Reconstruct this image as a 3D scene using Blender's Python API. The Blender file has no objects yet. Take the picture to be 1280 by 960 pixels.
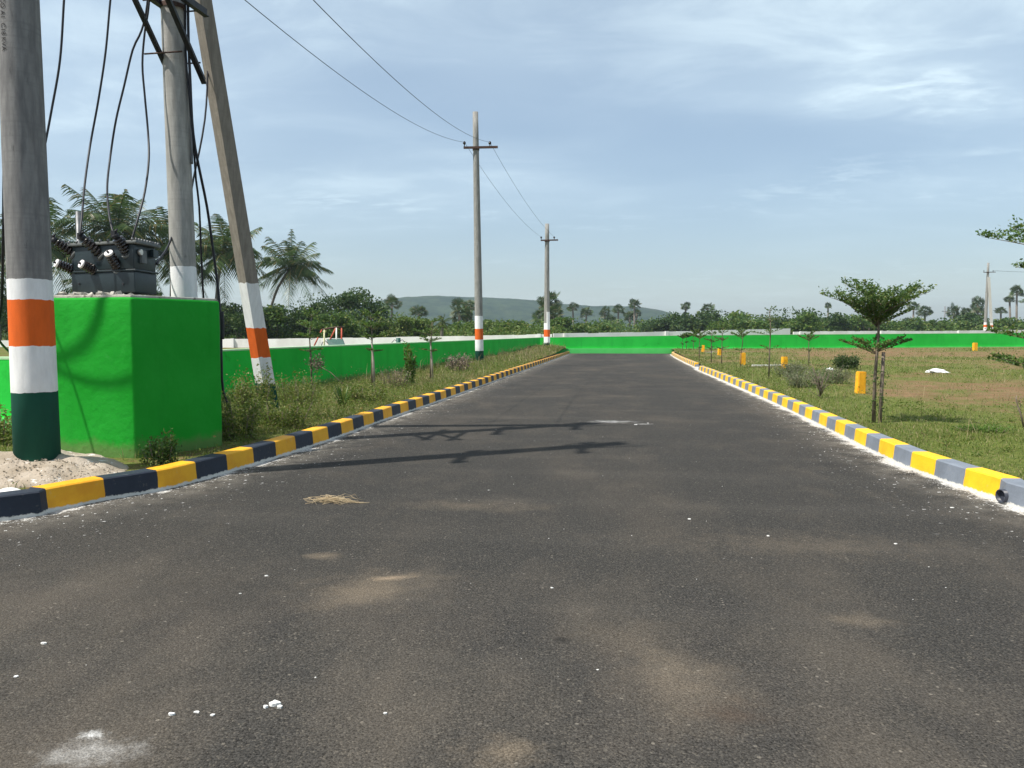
import bpy, math, random
import numpy as np
from mathutils import Vector, Matrix, noise as mnoise

S = bpy.context.scene
COL = S.collection
rnd = random.Random(7)
R = math.radians

# ------------------------------------------------------------------ camera
F = 960.0                      # focal length in pixels of a 1280x960 frame
CAM_H = 1.55
PITCH = math.atan(62 / F)
YAW = math.atan(132 / F * math.cos(PITCH))
cam = bpy.data.cameras.new('camera')
cam.sensor_width = 36
cam.lens = 36 * F / 1280
cam.clip_start = 0.05
cam.clip_end = 9000
camo = bpy.data.objects.new('camera', cam)
COL.objects.link(camo)
camo.location = (0, 0, CAM_H)
camo.rotation_euler = (math.pi / 2 - PITCH, 0, YAW)
S.camera = camo

# ------------------------------------------------------------------ world, sun, exposure
SUN_EL = R(57)
SUN_DIR = Vector((-math.cos(R(33)) * math.cos(SUN_EL), -math.sin(R(33)) * math.cos(SUN_EL), math.sin(SUN_EL)))  # towards the sun
S.view_settings.view_transform = 'Standard'
S.view_settings.look = 'None'
S.view_settings.exposure = 0.56
S.view_settings.gamma = 1.0
S.view_settings.use_curve_mapping = False

w = bpy.data.worlds.new("World")
S.world = w
w.use_nodes = True
nt = w.node_tree
nt.nodes.clear()
def N(t, kind, **kw):
    n = t.nodes.new(kind)
    for k, v in kw.items():
        setattr(n, k, v)
    return n
sky = N(nt, 'ShaderNodeTexSky', sky_type='NISHITA')
sky.sun_disc = False
sky.sun_elevation = SUN_EL
sky.sun_rotation = math.atan2(SUN_DIR.x, SUN_DIR.y)
sky.altitude = 0
sky.air_density = 1.0
sky.dust_density = 2.0
sky.ozone_density = 1.5
tc = N(nt, 'ShaderNodeTexCoord')
sep = N(nt, 'ShaderNodeSeparateXYZ')
nt.links.new(tc.outputs['Generated'], sep.inputs[0])
mz = N(nt, 'ShaderNodeMath', operation='MAXIMUM'); mz.inputs[1].default_value = 0.0
nt.links.new(sep.outputs['Z'], mz.inputs[0])
az = N(nt, 'ShaderNodeMath', operation='ADD'); az.inputs[1].default_value = 0.10
nt.links.new(mz.outputs[0], az.inputs[0])
dx = N(nt, 'ShaderNodeMath', operation='DIVIDE'); nt.links.new(sep.outputs['X'], dx.inputs[0]); nt.links.new(az.outputs[0], dx.inputs[1])
dy = N(nt, 'ShaderNodeMath', operation='DIVIDE'); nt.links.new(sep.outputs['Y'], dy.inputs[0]); nt.links.new(az.outputs[0], dy.inputs[1])
cxy = N(nt, 'ShaderNodeCombineXYZ'); nt.links.new(dx.outputs[0], cxy.inputs[0]); nt.links.new(dy.outputs[0], cxy.inputs[1])
def wnoise(scale, detail, rough, dist, lo, hi, off):
    mp = N(nt, 'ShaderNodeMapping'); mp.inputs['Location'].default_value = off
    mp.inputs['Rotation'].default_value = (0, 0, R(-18))
    mp.inputs['Scale'].default_value = (0.62, 1.0, 1.0)
    nt.links.new(cxy.outputs[0], mp.inputs[0])
    n = N(nt, 'ShaderNodeTexNoise'); n.inputs['Scale'].default_value = scale; n.inputs['Detail'].default_value = detail
    n.inputs['Roughness'].default_value = rough; n.inputs['Distortion'].default_value = dist
    nt.links.new(mp.outputs[0], n.inputs['Vector'])
    m = N(nt, 'ShaderNodeMapRange', interpolation_type='SMOOTHSTEP')
    m.inputs['From Min'].default_value = lo; m.inputs['From Max'].default_value = hi
    nt.links.new(n.outputs['Fac'], m.inputs['Value'])
    return m.outputs['Result']
def wmath(op, a, b):
    n = N(nt, 'ShaderNodeMath', operation=op)
    for i, v in enumerate((a, b)):
        if isinstance(v, (int, float)): n.inputs[i].default_value = v
        else: nt.links.new(v, n.inputs[i])
    return n.outputs[0]
big = wnoise(0.55, 3, 0.5, 0.2, 0.34, 0.72, (3.1, 1.7, 0))
fine = wnoise(3.0, 9, 0.6, 0.5, 0.40, 0.72, (0.4, 0.2, 2))
puff = wnoise(8.5, 7, 0.6, 0.3, 0.46, 0.70, (1.3, 2.2, 5))
puffm = wnoise(0.8, 3, 0.5, 0.1, 0.50, 0.66, (2.6, 0.4, 9))
cl = wmath('MULTIPLY', big, wmath('ADD', wmath('MULTIPLY', fine, 0.5), 0.42))
cl = wmath('MINIMUM', wmath('ADD', cl, wmath('MULTIPLY', wmath('MULTIPLY', puff, puffm), 0.6)), 1.0)
# thin veil of cloud, more of it overhead than at the horizon
up = N(nt, 'ShaderNodeMapRange', interpolation_type='SMOOTHSTEP'); up.inputs['From Min'].default_value = 0.06; up.inputs['From Max'].default_value = 0.34
nt.links.new(sep.outputs['Z'], up.inputs['Value'])
cl = wmath('MULTIPLY', cl, wmath('ADD', wmath('MULTIPLY', up.outputs['Result'], 0.66), 0.16))
cl = wmath('MINIMUM', wmath('ADD', wmath('MULTIPLY', cl, 0.88), 0.22), 1.0)   # even thin haze high up
SKY_STRENGTH = 0.089
hsv = N(nt, 'ShaderNodeHueSaturation'); hsv.inputs['Saturation'].default_value = 1.15; hsv.inputs['Value'].default_value = 1.0
nt.links.new(sky.outputs[0], hsv.inputs['Color'])
mixc = N(nt, 'ShaderNodeMix', data_type='RGBA')
nt.links.new(cl, mixc.inputs['Factor'])
nt.links.new(hsv.outputs[0], mixc.inputs['A'])
mixc.inputs['B'].default_value = (7.7, 9.15, 9.7, 1)
bg = N(nt, 'ShaderNodeBackground'); bg.inputs['Strength'].default_value = SKY_STRENGTH
nt.links.new(mixc.outputs['Result'], bg.inputs['Color'])
wo = N(nt, 'ShaderNodeOutputWorld'); nt.links.new(bg.outputs[0], wo.inputs['Surface'])

sun = bpy.data.lights.new('sun', 'SUN')
sun.energy = 4.3
sun.angle = R(0.6)
sun.color = (1.0, 0.955, 0.88)
suno = bpy.data.objects.new('sun', sun)
COL.objects.link(suno)
suno.rotation_euler = SUN_DIR.to_track_quat('Z', 'Y').to_euler()
suno.location = (-20, -10, 40)

S.render.engine = 'CYCLES'
S.cycles.use_denoising = True
S.cycles.max_bounces = 6
S.cycles.transparent_max_bounces = 6
S.cycles.volume_bounces = 0

# ------------------------------------------------------------------ pixel -> world helpers (used to take measurements off the photograph)
_ca, _sa, _cp, _sp = math.cos(YAW), math.sin(YAW), math.cos(PITCH), math.sin(PITCH)
VF = Vector((-_sa * _cp, _ca * _cp, -_sp)); VR = Vector((_ca, _sa, 0)); VU = VR.cross(VF)
def P(u, v, d):
    """point seen at photo pixel (u,v) at depth d"""
    return Vector((0, 0, CAM_H)) + VF * d + VR * ((u - 640) / F * d) + VU * ((480 - v) / F * d)
def G(u, v, z=0.0):
    r = VF + VR * ((u - 640) / F) + VU * ((480 - v) / F)
    t = (z - CAM_H) / r.z
    return Vector((0, 0, CAM_H)) + r * t
def C(u, d, z):
    """plan position under column u at depth d, at height z"""
    p = P(u, 418, d); return Vector((p.x, p.y, z))
def HZ(v, d):
    """height at photo row v and depth d"""
    return P(640, v, d).z

# ------------------------------------------------------------------ value noise for scattering
_rs = np.random.RandomState(3)
_lat = _rs.rand(256, 256)
def vn(x, y, s=1.0, o=0):
    x = np.asarray(x, float) * s + 37.3 + o * 11.7; y = np.asarray(y, float) * s + 91.1 + o * 5.3
    xi = np.floor(x).astype(int); yi = np.floor(y).astype(int)
    fx = x - xi; fy = y - yi
    fx = fx * fx * (3 - 2 * fx); fy = fy * fy * (3 - 2 * fy)
    g = lambda a, b: _lat[a % 256, b % 256]
    return (g(xi, yi) * (1 - fx) + g(xi + 1, yi) * fx) * (1 - fy) + (g(xi, yi + 1) * (1 - fx) + g(xi + 1, yi + 1) * fx) * fy
def fbm(x, y, s=1.0, o=0, n=4):
    t = 0; a = 1; tot = 0
    for k in range(n):
        t = t + a * vn(x, y, s * 2 ** k, o + k * 3); tot += a; a *= .5
    return t / tot
def sstep(a, b, x):
    t = np.clip((np.asarray(x, float) - a) / (b - a), 0, 1)
    return t * t * (3 - 2 * t)

# ------------------------------------------------------------------ materials
def new_mat(name):
    m = bpy.data.materials.new(name); m.use_nodes = True
    t = m.node_tree; t.nodes.clear()
    out = N(t, 'ShaderNodeOutputMaterial')
    b = N(t, 'ShaderNodeBsdfPrincipled')
    t.links.new(b.outputs[0], out.inputs[0])
    return m, t, b, out
def setin(t, node, key, v):
    s = node.inputs[key]
    if hasattr(v, 'links'): t.links.new(v, s)
    elif isinstance(v, tuple): s.default_value = v if len(v) != 3 or s.type == 'VECTOR' else (*v, 1)
    else: s.default_value = v
def coords(t, kind='Object', scale=(1, 1, 1)):
    if kind == 'World':
        n = N(t, 'ShaderNodeNewGeometry').outputs['Position']
    else:
        n = N(t, 'ShaderNodeTexCoord').outputs[kind]
    mp = N(t, 'ShaderNodeMapping'); mp.inputs['Scale'].default_value = scale
    t.links.new(n, mp.inputs[0])
    return mp.outputs[0]
def tnoise(t, co, scale, detail=4, rough=.55, dist=0.0):
    n = N(t, 'ShaderNodeTexNoise'); n.inputs['Scale'].default_value = scale; n.inputs['Detail'].default_value = detail
    n.inputs['Roughness'].default_value = rough; n.inputs['Distortion'].default_value = dist
    t.links.new(co, n.inputs['Vector']); return n.outputs['Fac']
def ramp(t, fac, lo, hi, smooth=True):
    m = N(t, 'ShaderNodeMapRange', interpolation_type='SMOOTHSTEP' if smooth else 'LINEAR')
    m.inputs['From Min'].default_value = lo; m.inputs['From Max'].default_value = hi
    t.links.new(fac, m.inputs['Value']); return m.outputs['Result']
def mixcol(t, fac, a, b, blend='MIX'):
    n = N(t, 'ShaderNodeMix', data_type='RGBA', blend_type=blend)
    setin(t, n, 'Factor', fac)
    for k, v in (('A', a), ('B', b)):
        if hasattr(v, 'links'): t.links.new(v, n.inputs[k])
        else: n.inputs[k].default_value = (*v, 1) if len(v) == 3 else v
    return n.outputs['Result']
def tm(t, op, a, b=0.0):
    n = N(t, 'ShaderNodeMath', operation=op)
    for i, v in enumerate((a, b)):
        if isinstance(v, (int, float)): n.inputs[i].default_value = v
        else: t.links.new(v, n.inputs[i])
    return n.outputs[0]
def bump(t, b, h, strength=.3, dist=.01):
    n = N(t, 'ShaderNodeBump'); n.inputs['Strength'].default_value = strength; n.inputs['Distance'].default_value = dist
    t.links.new(h, n.inputs['Height']); t.links.new(n.outputs[0], b.inputs['Normal'])

def surf(name, c1, c2, scale=4, rough=.75, bscale=40, bstr=.25, kind='World', stretch=(1, 1, 1), spec=.3, metal=0.0, spot=None, spot_t=(.62, .7), spot_scale=9, mud=False):
    m, t, b, out = new_mat(name)
    co = coords(t, kind, stretch)
    f = ramp(t, tnoise(t, co, scale, 5), .3, .7)
    col = mixcol(t, f, c1, c2)
    if spot:
        col = mixcol(t, ramp(t, tnoise(t, co, spot_scale, 6, .65), *spot_t), col, spot)
    t.links.new(col, b.inputs['Base Color'])
    b.inputs['Roughness'].default_value = rough; b.inputs['Metallic'].default_value = metal
    b.inputs['Specular IOR Level'].default_value = spec
    if mud:
        wz = N(t, 'ShaderNodeSeparateXYZ'); t.links.new(N(t, 'ShaderNodeNewGeometry').outputs['Position'], wz.inputs[0])
        runs = ramp(t, tnoise(t, coords(t, 'World', (3.2, 3.2, .22)), 1.0, 5, .6), .52, .72)
        col = mixcol(t, tm(t, 'MULTIPLY', runs, .22), col, tuple(c * .6 for c in c1))
        lim = tm(t, 'ADD', .13, tm(t, 'MULTIPLY', tnoise(t, co, 2.4, 7, .72), .42))
        f_ = ramp(t, tm(t, 'SUBTRACT', lim, wz.outputs['Z']), -.02, .14)
        col = mixcol(t, tm(t, 'MULTIPLY', f_, .5), col, (.20, .15, .09))
        t.links.new(col, b.inputs['Base Color'])
    if bstr: bump(t, b, tnoise(t, co, bscale, 5), bstr, .012)
    return m

def leafmat(name, c1, c2, c3=None, trans=.3, rough=.5):
    m, t, b, out = new_mat(name)
    g = N(t, 'ShaderNodeNewGeometry').outputs['Random Per Island']
    col = mixcol(t, g, c1, c2)
    if c3:
        g2 = tm(t, 'FRACT', tm(t, 'MULTIPLY', g, 17.31))
        col = mixcol(t, ramp(t, g2, .8, .9), col, c3)
    t.links.new(col, b.inputs['Base Color'])
    b.inputs['Roughness'].default_value = rough; b.inputs['Specular IOR Level'].default_value = .35
    tr = N(t, 'ShaderNodeBsdfTranslucent'); t.links.new(col, tr.inputs['Color'])
    mx = N(t, 'ShaderNodeMixShader'); mx.inputs[0].default_value = trans
    t.links.new(b.outputs[0], mx.inputs[1]); t.links.new(tr.outputs[0], mx.inputs[2]); t.links.new(mx.outputs[0], out.inputs[0])
    return m

M = {}
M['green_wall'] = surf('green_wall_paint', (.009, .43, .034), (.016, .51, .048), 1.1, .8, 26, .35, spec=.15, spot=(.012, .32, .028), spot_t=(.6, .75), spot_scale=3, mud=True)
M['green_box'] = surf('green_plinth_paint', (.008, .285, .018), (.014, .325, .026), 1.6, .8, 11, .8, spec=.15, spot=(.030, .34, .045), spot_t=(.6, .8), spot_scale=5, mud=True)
M['green_lit'] = surf('green_wall_paint_lit_copy', (.022, .55, .055), (.036, .66, .075), .5, .8, 22, .35, spec=.15, spot=(.018, .43, .04), spot_t=(.58, .78), spot_scale=1.6, mud=True)  # lighter copy of the boundary wall green, sunlight painted into the colour
M['green_band'] = surf('light_green_plinth_band', (.10, .70, .14), (.14, .76, .18), 1, .8, 22, .35, spec=.2)
M['cement'] = surf('cement_edge', (.34, .32, .27), (.5, .48, .42), 7, .9, 60, .6, spot=(.12, .11, .09), spot_t=(.55, .7))
M['whitewash'] = surf('whitewashed_masonry', (.66, .65, .62), (.80, .80, .78), .7, .9, 14, .5, spec=.1, spot=(.36, .35, .32), spot_t=(.62, .78), spot_scale=1.3, stretch=(1, 1, .45))
M['steel'] = surf('dark_angle_steel', (.010, .011, .016), (.022, .022, .026), 12, .55, 60, .2, spec=.4)
M['rust_steel'] = surf('rusty_steel', (.045, .026, .02), (.09, .045, .03), 12, .7, 60, .2)
M['cable'] = surf('black_cable', (.008, .009, .012), (.016, .016, .02), 20, .45, 50, 0)
M['wire'] = surf('aluminium_wire', (.045, .05, .055), (.07, .07, .075), 20, .5, 50, 0, metal=.3)
M['galv'] = surf('galvanised_pipe', (.12, .125, .13), (.2, .2, .205), 8, .5, 50, .1, metal=.4)
M['tank'] = surf('transformer_grey_paint', (.009, .018, .022), (.016, .029, .034), 4, .42, 30, .12, kind='Object', spec=.45, spot=(.07, .075, .07), spot_t=(.66, .8))
M['lid'] = surf('transformer_lid_dust', (.10, .11, .11), (.16, .165, .16), 6, .6, 30, .2, kind='Object')
M['porcelain'] = surf('brown_porcelain', (.010, .006, .005), (.022, .013, .010), 14, .18, 30, 0, spec=.6, kind='Object')
M['brass'] = surf('tinned_terminal', (.45, .42, .38), (.7, .66, .6), 14, .35, 30, 0, metal=.6, kind='Object')
M['bushing_white'] = surf('white_bushing_cap', (.78, .74, .72), (.86, .82, .8), 14, .35, 30, 0, kind='Object')
M['mound'] = surf('dry_concrete_and_gravel', (.30, .245, .18), (.43, .365, .29), 5, .95, 46, 1.0, spot=(.72, .70, .66), spot_t=(.58, .66), spot_scale=7)
M['pipe_dark'] = surf('dark_plastic_pipe', (.03, .035, .05), (.05, .055, .07), 9, .4, 50, .05)
M['marker'] = surf('yellow_stone_paint', (.80, .36, .012), (.86, .44, .02), 9, .8, 40, .5, kind='Object', spot=(.12, .07, .03), spot_t=(.64, .68), spot_scale=11)
M['bag'] = surf('white_plastic_sheet', (.74, .74, .74), (.84, .84, .84), 9, .5, 20, .3, kind='Object')
M['straw'] = leafmat('dry_straw', (.44, .33, .19), (.62, .50, .32), None, .15, .8)
M['bark'] = surf('young_bark', (.11, .085, .062), (.20, .16, .12), 16, .9, 60, .6, kind='Object', stretch=(1, 1, .3))
M['bark_pale'] = surf('pale_bark', (.22, .19, .15), (.40, .36, .30), 12, .9, 60, .6, kind='Object', stretch=(1, 1, .4))
M['palm_bark'] = surf('palm_bark', (.13, .115, .095), (.22, .19, .16), 3, .9, 12, .5, kind='Object', stretch=(1, 1, 3))
M['hill'] = None
M['leaf_terminalia'] = leafmat('small_tree_leaves', (.052, .105, .022), (.115, .195, .042), (.20, .23, .06), .45)
M['leaf_broad'] = leafmat('broadleaf_foliage', (.036, .085, .014), (.105, .185, .030), (.19, .23, .05), .42)
M['leaf_broad_dark'] = leafmat('dark_broadleaf_foliage', (.022, .055, .014), (.065, .120, .026), (.11, .15, .04), .38)
M['leaf_broad_light'] = leafmat('light_broadleaf_foliage', (.065, .12, .02), (.13, .20, .035), (.21, .22, .06), .42)
M['leaf_coconut'] = leafmat('coconut_fronds', (.036, .075, .018), (.085, .135, .038), (.20, .17, .06), .35, .38)
M['leaf_palmyra'] = leafmat('palmyra_fans', (.032, .066, .020), (.080, .125, .038), (.18, .16, .09), .3, .4)
M['leaf_fresh'] = leafmat('bright_new_leaves', (.07, .15, .02), (.14, .22, .035), None, .4)
M['weed'] = leafmat('weed_leaves', (.09, .145, .020), (.175, .225, .040), (.28, .25, .09), .42)
M['weed_grey'] = leafmat('dusty_weed_leaves', (.10, .125, .055), (.20, .22, .12), (.27, .26, .17), .35)
M['grass'] = leafmat('grass_blades', (.075, .125, .016), (.170, .215, .036), (.33, .28, .13), .42, .6)
M['dry_grass'] = leafmat('dry_grass_blades', (.24, .19, .09), (.40, .33, .19), (.10, .12, .03), .3, .7)
M['twig'] = surf('dry_twig', (.13, .10, .075), (.24, .19, .15), 10, .9, 40, .2)
M['red_paint'] = surf('faded_red_paint', (.42, .06, .03), (.5, .10, .06), 6, .6, 30, .1)
M['white_paint'] = surf('white_gloss_paint', (.72, .72, .68), (.8, .8, .77), 6, .6, 30, .1)
M['cream_paint'] = surf('cream_paint', (.62, .56, .34), (.7, .64, .42), 6, .6, 30, .1)
M['teal_paint'] = surf('dark_teal_paint', (.01, .06, .05), (.02, .085, .07), 6, .5, 30, .1)
M['roof_pale'] = surf('pale_roof_sheet', (.52, .58, .64), (.62, .67, .72), 1, .7, 5, .2)
M['wall_pale'] = surf('pale_shed_wall', (.5, .5, .48), (.6, .6, .57), 1, .9, 5, .2)
M['ink'] = surf('black_stencil_paint', (.012, .012, .014), (.02, .02, .022), 20, .8, 30, 0)
M['stone_white'] = surf('white_lime_stone', (.62, .61, .57), (.8, .79, .76), 20, .95, 60, .6)

def pole_mat(name, concrete, bands, wob=.012):
    """spun concrete with paint bands; bands = [(top z, colour), ...] from the ground up, object z"""
    m, t, b, out = new_mat(name)
    co = coords(t, 'Object')
    f = tnoise(t, coords(t, 'Object', (5, 5, .8)), 3.5, 6, .6)
    col = mixcol(t, ramp(t, f, .3, .72), concrete[0], concrete[1])
    rings = tnoise(t, coords(t, 'Object', (.6, .6, 18)), 2.0, 3)
    col = mixcol(t, tm(t, 'MULTIPLY', ramp(t, rings, .45, .75), .45), col, concrete[0])
    stains = ramp(t, tnoise(t, coords(t, 'Object', (9, 9, 2.0)), 2.2, 6, .7), .60, .72)
    col = mixcol(t, tm(t, 'MULTIPLY', stains, .5), col, tuple(c * .45 for c in concrete[0]))
    z = N(t, 'ShaderNodeSeparateXYZ'); t.links.new(co, z.inputs[0])
    wv = tm(t, 'MULTIPLY', tm(t, 'SUBTRACT', tnoise(t, co, 5.5, 4), .5), wob * 5)
    zz = tm(t, 'ADD', z.outputs['Z'], wv)
    for top, c in reversed(bands):
        pt = mixcol(t, ramp(t, tnoise(t, coords(t, 'Object', (6, 6, 1.5)), 2.5, 5), .3, .75), c, tuple(x * .84 for x in c))
        col = mixcol(t, tm(t, 'LESS_THAN', zz, top), col, pt)
    t.links.new(col, b.inputs['Base Color'])
    b.inputs['Roughness'].default_value = .82; b.inputs['Specular IOR Level'].default_value = .2
    bump(t, b, tnoise(t, co, 45, 5), .25, .008)
    return m
GREY = ((.20, .195, .18), (.31, .305, .285))
WHITE = (.80, .80, .79); ORANGE = (.72, .13, .018); DGREEN = (.010, .075, .050)

# ------------------------------------------------------------------ mesh builder
class MB:
    def __init__(self):
        self.v = []; self.f = []; self.mi = []; self.sm = []; self.n = 0
    def add(self, verts, faces, mi=0, smooth=False):
        verts = np.asarray([tuple(p) for p in verts] if not isinstance(verts, np.ndarray) else verts, float).reshape(-1, 3)
        o = self.n; self.v.append(verts); self.n += len(verts)
        for f in faces: self.f.append(tuple(i + o for i in f)); self.mi.append(mi); self.sm.append(smooth)
        return self
    def box(self, c, s, rot=None, mi=0):
        c = Vector(c); h = Vector(s) / 2
        pts = [Vector((x, y, z)) for x in (-h.x, h.x) for y in (-h.y, h.y) for z in (-h.z, h.z)]
        if rot is not None: pts = [rot @ p for p in pts]
        self.add([c + p for p in pts], [(0, 1, 3, 2), (4, 6, 7, 5), (0, 4, 5, 1), (2, 3, 7, 6), (0, 2, 6, 4), (1, 5, 7, 3)], mi)
        return self
    def prism(self, poly, z0, z1, mi=0):
        n = len(poly)
        v = [(p[0], p[1], z0) for p in poly] + [(p[0], p[1], z1) for p in poly]
        self.add(v, [tuple(reversed(range(n))), tuple(range(n, 2 * n))] + [(i, (i + 1) % n, n + (i + 1) % n, n + i) for i in range(n)], mi)
        return self
    def tube(self, pts, rad, seg=8, mi=0, cap=True, smooth=True):
        pts = [Vector(p) for p in pts]
        if isinstance(rad, (int, float)): rad = [rad] * len(pts)
        ref = Vector((0.31, 0.77, 0.55)).normalized()
        V = []; prev = None
        for i, p in enumerate(pts):
            d = (pts[min(i + 1, len(pts) - 1)] - pts[max(i - 1, 0)])
            if d.length < 1e-9: d = Vector((0, 0, 1))
            d.normalize()
            if prev is None:
                a = d.cross(ref if abs(d.dot(ref)) < .95 else Vector((1, 0, 0))).normalized()
            else:
                a = (prev - d * prev.dot(d)).normalized()
            prev = a; b = d.cross(a)
            for k in range(seg):
                t = 2 * math.pi * k / seg
                V.append(p + a * (math.cos(t) * rad[i]) + b * (math.sin(t) * rad[i]))
        Fc = []
        for i in range(len(pts) - 1):
            for k in range(seg):
                Fc.append((i * seg + k, i * seg + (k + 1) % seg, (i + 1) * seg + (k + 1) % seg, (i + 1) * seg + k))
        self.add(V, Fc, mi, smooth)
        if cap:
            o = self.n - len(V)
            self.f.append(tuple(o + k for k in reversed(range(seg)))); self.mi.append(mi); self.sm.append(False)
            self.f.append(tuple(o + (len(pts) - 1) * seg + k for k in range(seg))); self.mi.append(mi); self.sm.append(False)
        return self
    def bar(self, a, b, w, h, mi=0, up=Vector((0, 0, 1))):
        a = Vector(a); b = Vector(b); d = (b - a); L = d.length; d.normalize()
        s = d.cross(up)
        if s.length < 1e-6: s = d.cross(Vector((1, 0, 0)))
        s.normalize(); u = s.cross(d)
        rot = Matrix((d, s, u)).transposed()
        return self.box((a + b) / 2, (L, w, h), rot, mi)
    def quads(self, arr, mi=0):
        """arr n x 4 x 3, loose quads"""
        arr = np.asarray(arr, float); n = len(arr)
        o = self.n; self.v.append(arr.reshape(-1, 3)); self.n += 4 * n
        base = o + 4 * np.arange(n)
        self.f.extend(zip(base.tolist(), (base + 1).tolist(), (base + 2).tolist(), (base + 3).tolist()))
        self.mi.extend([mi] * n); self.sm.extend([False] * n)
        return self
    def build(self, name, mats, parent=None, loc=None):
        me = bpy.data.meshes.new(name)
        V = np.concatenate(self.v) if self.v else np.zeros((0, 3))
        if loc is not None: V = V - np.array(tuple(loc))
        me.from_pydata(V.tolist(), [], self.f)
        if not isinstance(mats, (list, tuple)): mats = [mats]
        for m in mats: me.materials.append(m)
        me.polygons.foreach_set('material_index', self.mi)
        me.polygons.foreach_set('use_smooth', self.sm)
        me.update()
        o = bpy.data.objects.new(name, me); COL.objects.link(o)
        if parent is not None:
            o.parent = parent
            if loc is None: o.matrix_parent_inverse = parent.matrix_basis.inverted()
        elif loc is not None: o.location = loc
        return o
def tag(o, label=None, cat=None, group=None, kind=None):
    if label: o['label'] = label
    if cat: o['category'] = cat
    if group: o['group'] = group
    if kind: o['kind'] = kind
    return o
def thing(name, label, cat, loc=(0, 0, 0), rz=0, group=None):
    o = bpy.data.objects.new(name, None); COL.objects.link(o)
    o.empty_display_size = .2
    o.location = loc; o.rotation_euler = (0, 0, rz)
    return tag(o, label, cat, group)
def local(o):      # parts built in the thing's own coordinates
    o.matrix_parent_inverse = Matrix.Identity(4); return o
def copy_tree(o, parent=None):
    c = o.copy(); COL.objects.link(c)
    if parent is not None: c.parent = parent
    for ch in list(o.children): copy_tree(ch, c)
    return c

def unit(n, rs):
    v = rs.normal(size=(n, 3)); return v / np.linalg.norm(v, axis=1, keepdims=True)
def leaf_quads(c, size, rs, aspect=.5, flat=0.0, axis=None):
    """diamond leaves at centres c; flat 0..1 turns them face up; axis gives the lengthwise direction"""
    n = len(c)
    a = unit(n, rs) if axis is None else axis + .35 * unit(n, rs)
    a[:, 2] *= (1 - flat * .8)
    a /= np.linalg.norm(a, axis=1, keepdims=True) + 1e-9
    nn = unit(n, rs) * (1 - flat) + np.array([0, 0, 1.0]) * flat
    b = np.cross(nn, a); b /= np.linalg.norm(b, axis=1, keepdims=True) + 1e-9
    s = (size * (0.65 + .7 * rs.rand(n)))[:, None]
    L = a * s * .5; W = b * s * .5 * aspect
    bend = np.cross(a, b) * s * .06
    return np.stack([c - L, c + W - bend, c + L, c - W - bend], 1)

# ------------------------------------------------------------------ ground, road, kerbs
def catmull(pts, step=.25):
    pts = [np.array(p, float) for p in pts]; out = []
    for i in range(len(pts) - 1):
        p0 = pts[max(i - 1, 0)]; p1 = pts[i]; p2 = pts[i + 1]; p3 = pts[min(i + 2, len(pts) - 1)]
        n = max(2, int(np.linalg.norm(p2 - p1) / step))
        for k in range(n):
            t = k / n
            out.append(.5 * ((2 * p1) + (p2 - p0) * t + (2 * p0 - 5 * p1 + 4 * p2 - p3) * t * t + (-p0 + 3 * p1 - 3 * p2 + p3) * t ** 3))
    out.append(pts[-1]); return np.array(out)
def gp(u, v): p = G(u, v); return (p.x, p.y)
# foot of the kerb faces, read off the photograph
KL = catmull([(-40, 2.2), (-20, 2.4), (-10, 3.0), (-7.0, 4.2), gp(0, 652), gp(61, 640), gp(132, 625.5), gp(195, 614.5), gp(246, 602), gp(331.5, 577), gp(414, 550), gp(482, 525), gp(565, 496), (-3.95, 35), (-3.85, 50), (-3.8, 61.5)], .2)
KR = catmull([(40, 2.0), (20, 2.2), (10, 2.8), (6.2, 3.9), (4.5, 5.0), gp(1285, 640), gp(1247, 625), gp(1160, 595), gp(1095, 567), gp(960, 501), (3.46, 33.9)], .2)
KR2 = catmull([(3.62, 37.2), (3.72, 46.5), (3.98, 58), (4.3, 61.5)], .2)
def kx(K, y):
    return np.interp(y, K[:, 1][::1] if K[0, 1] < K[-1, 1] else K[::-1, 1], K[:, 0] if K[0, 1] < K[-1, 1] else K[::-1, 0])
def dist_poly(px, py, K):
    d = np.full(px.shape, 1e9)
    A = K[:-1]; B = K[1:]
    for a, b in zip(A, B):
        ab = b - a; t = np.clip(((px - a[0]) * ab[0] + (py - a[1]) * ab[1]) / (ab @ ab), 0, 1)
        d = np.minimum(d, np.hypot(px - a[0] - t * ab[0], py - a[1] - t * ab[1]))
    return d
KRALL = np.concatenate([KR, KR2])

def zl(x, y):
    z = .125 + sstep(22, 55, y) * .20 + .06 * (fbm(x, y, .7, 5) - .5)
    m = C(683, 58, 0); z = z + .26 * np.exp(-((x - m.x) ** 2 / 5 + (y - m.y) ** 2 / 22))
    return z
def zr(x, y):
    return .115 + sstep(14, 62, y) * .20 + .05 * (fbm(x, y, .6, 9) - .5) * sstep(0, 3, np.abs(x - 3.5))

gm = surf('bare_soil_far', (.13, .105, .06), (.08, .085, .035), .05, .95, 2, .3)
mb = MB(); mb.add([(-3500, -600, -.06), (3500, -600, -.06), (3500, 4500, -.06), (-3500, 4500, -.06)], [(0, 1, 2, 3)])
tag(mb.build('ground', gm), kind='structure')

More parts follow.
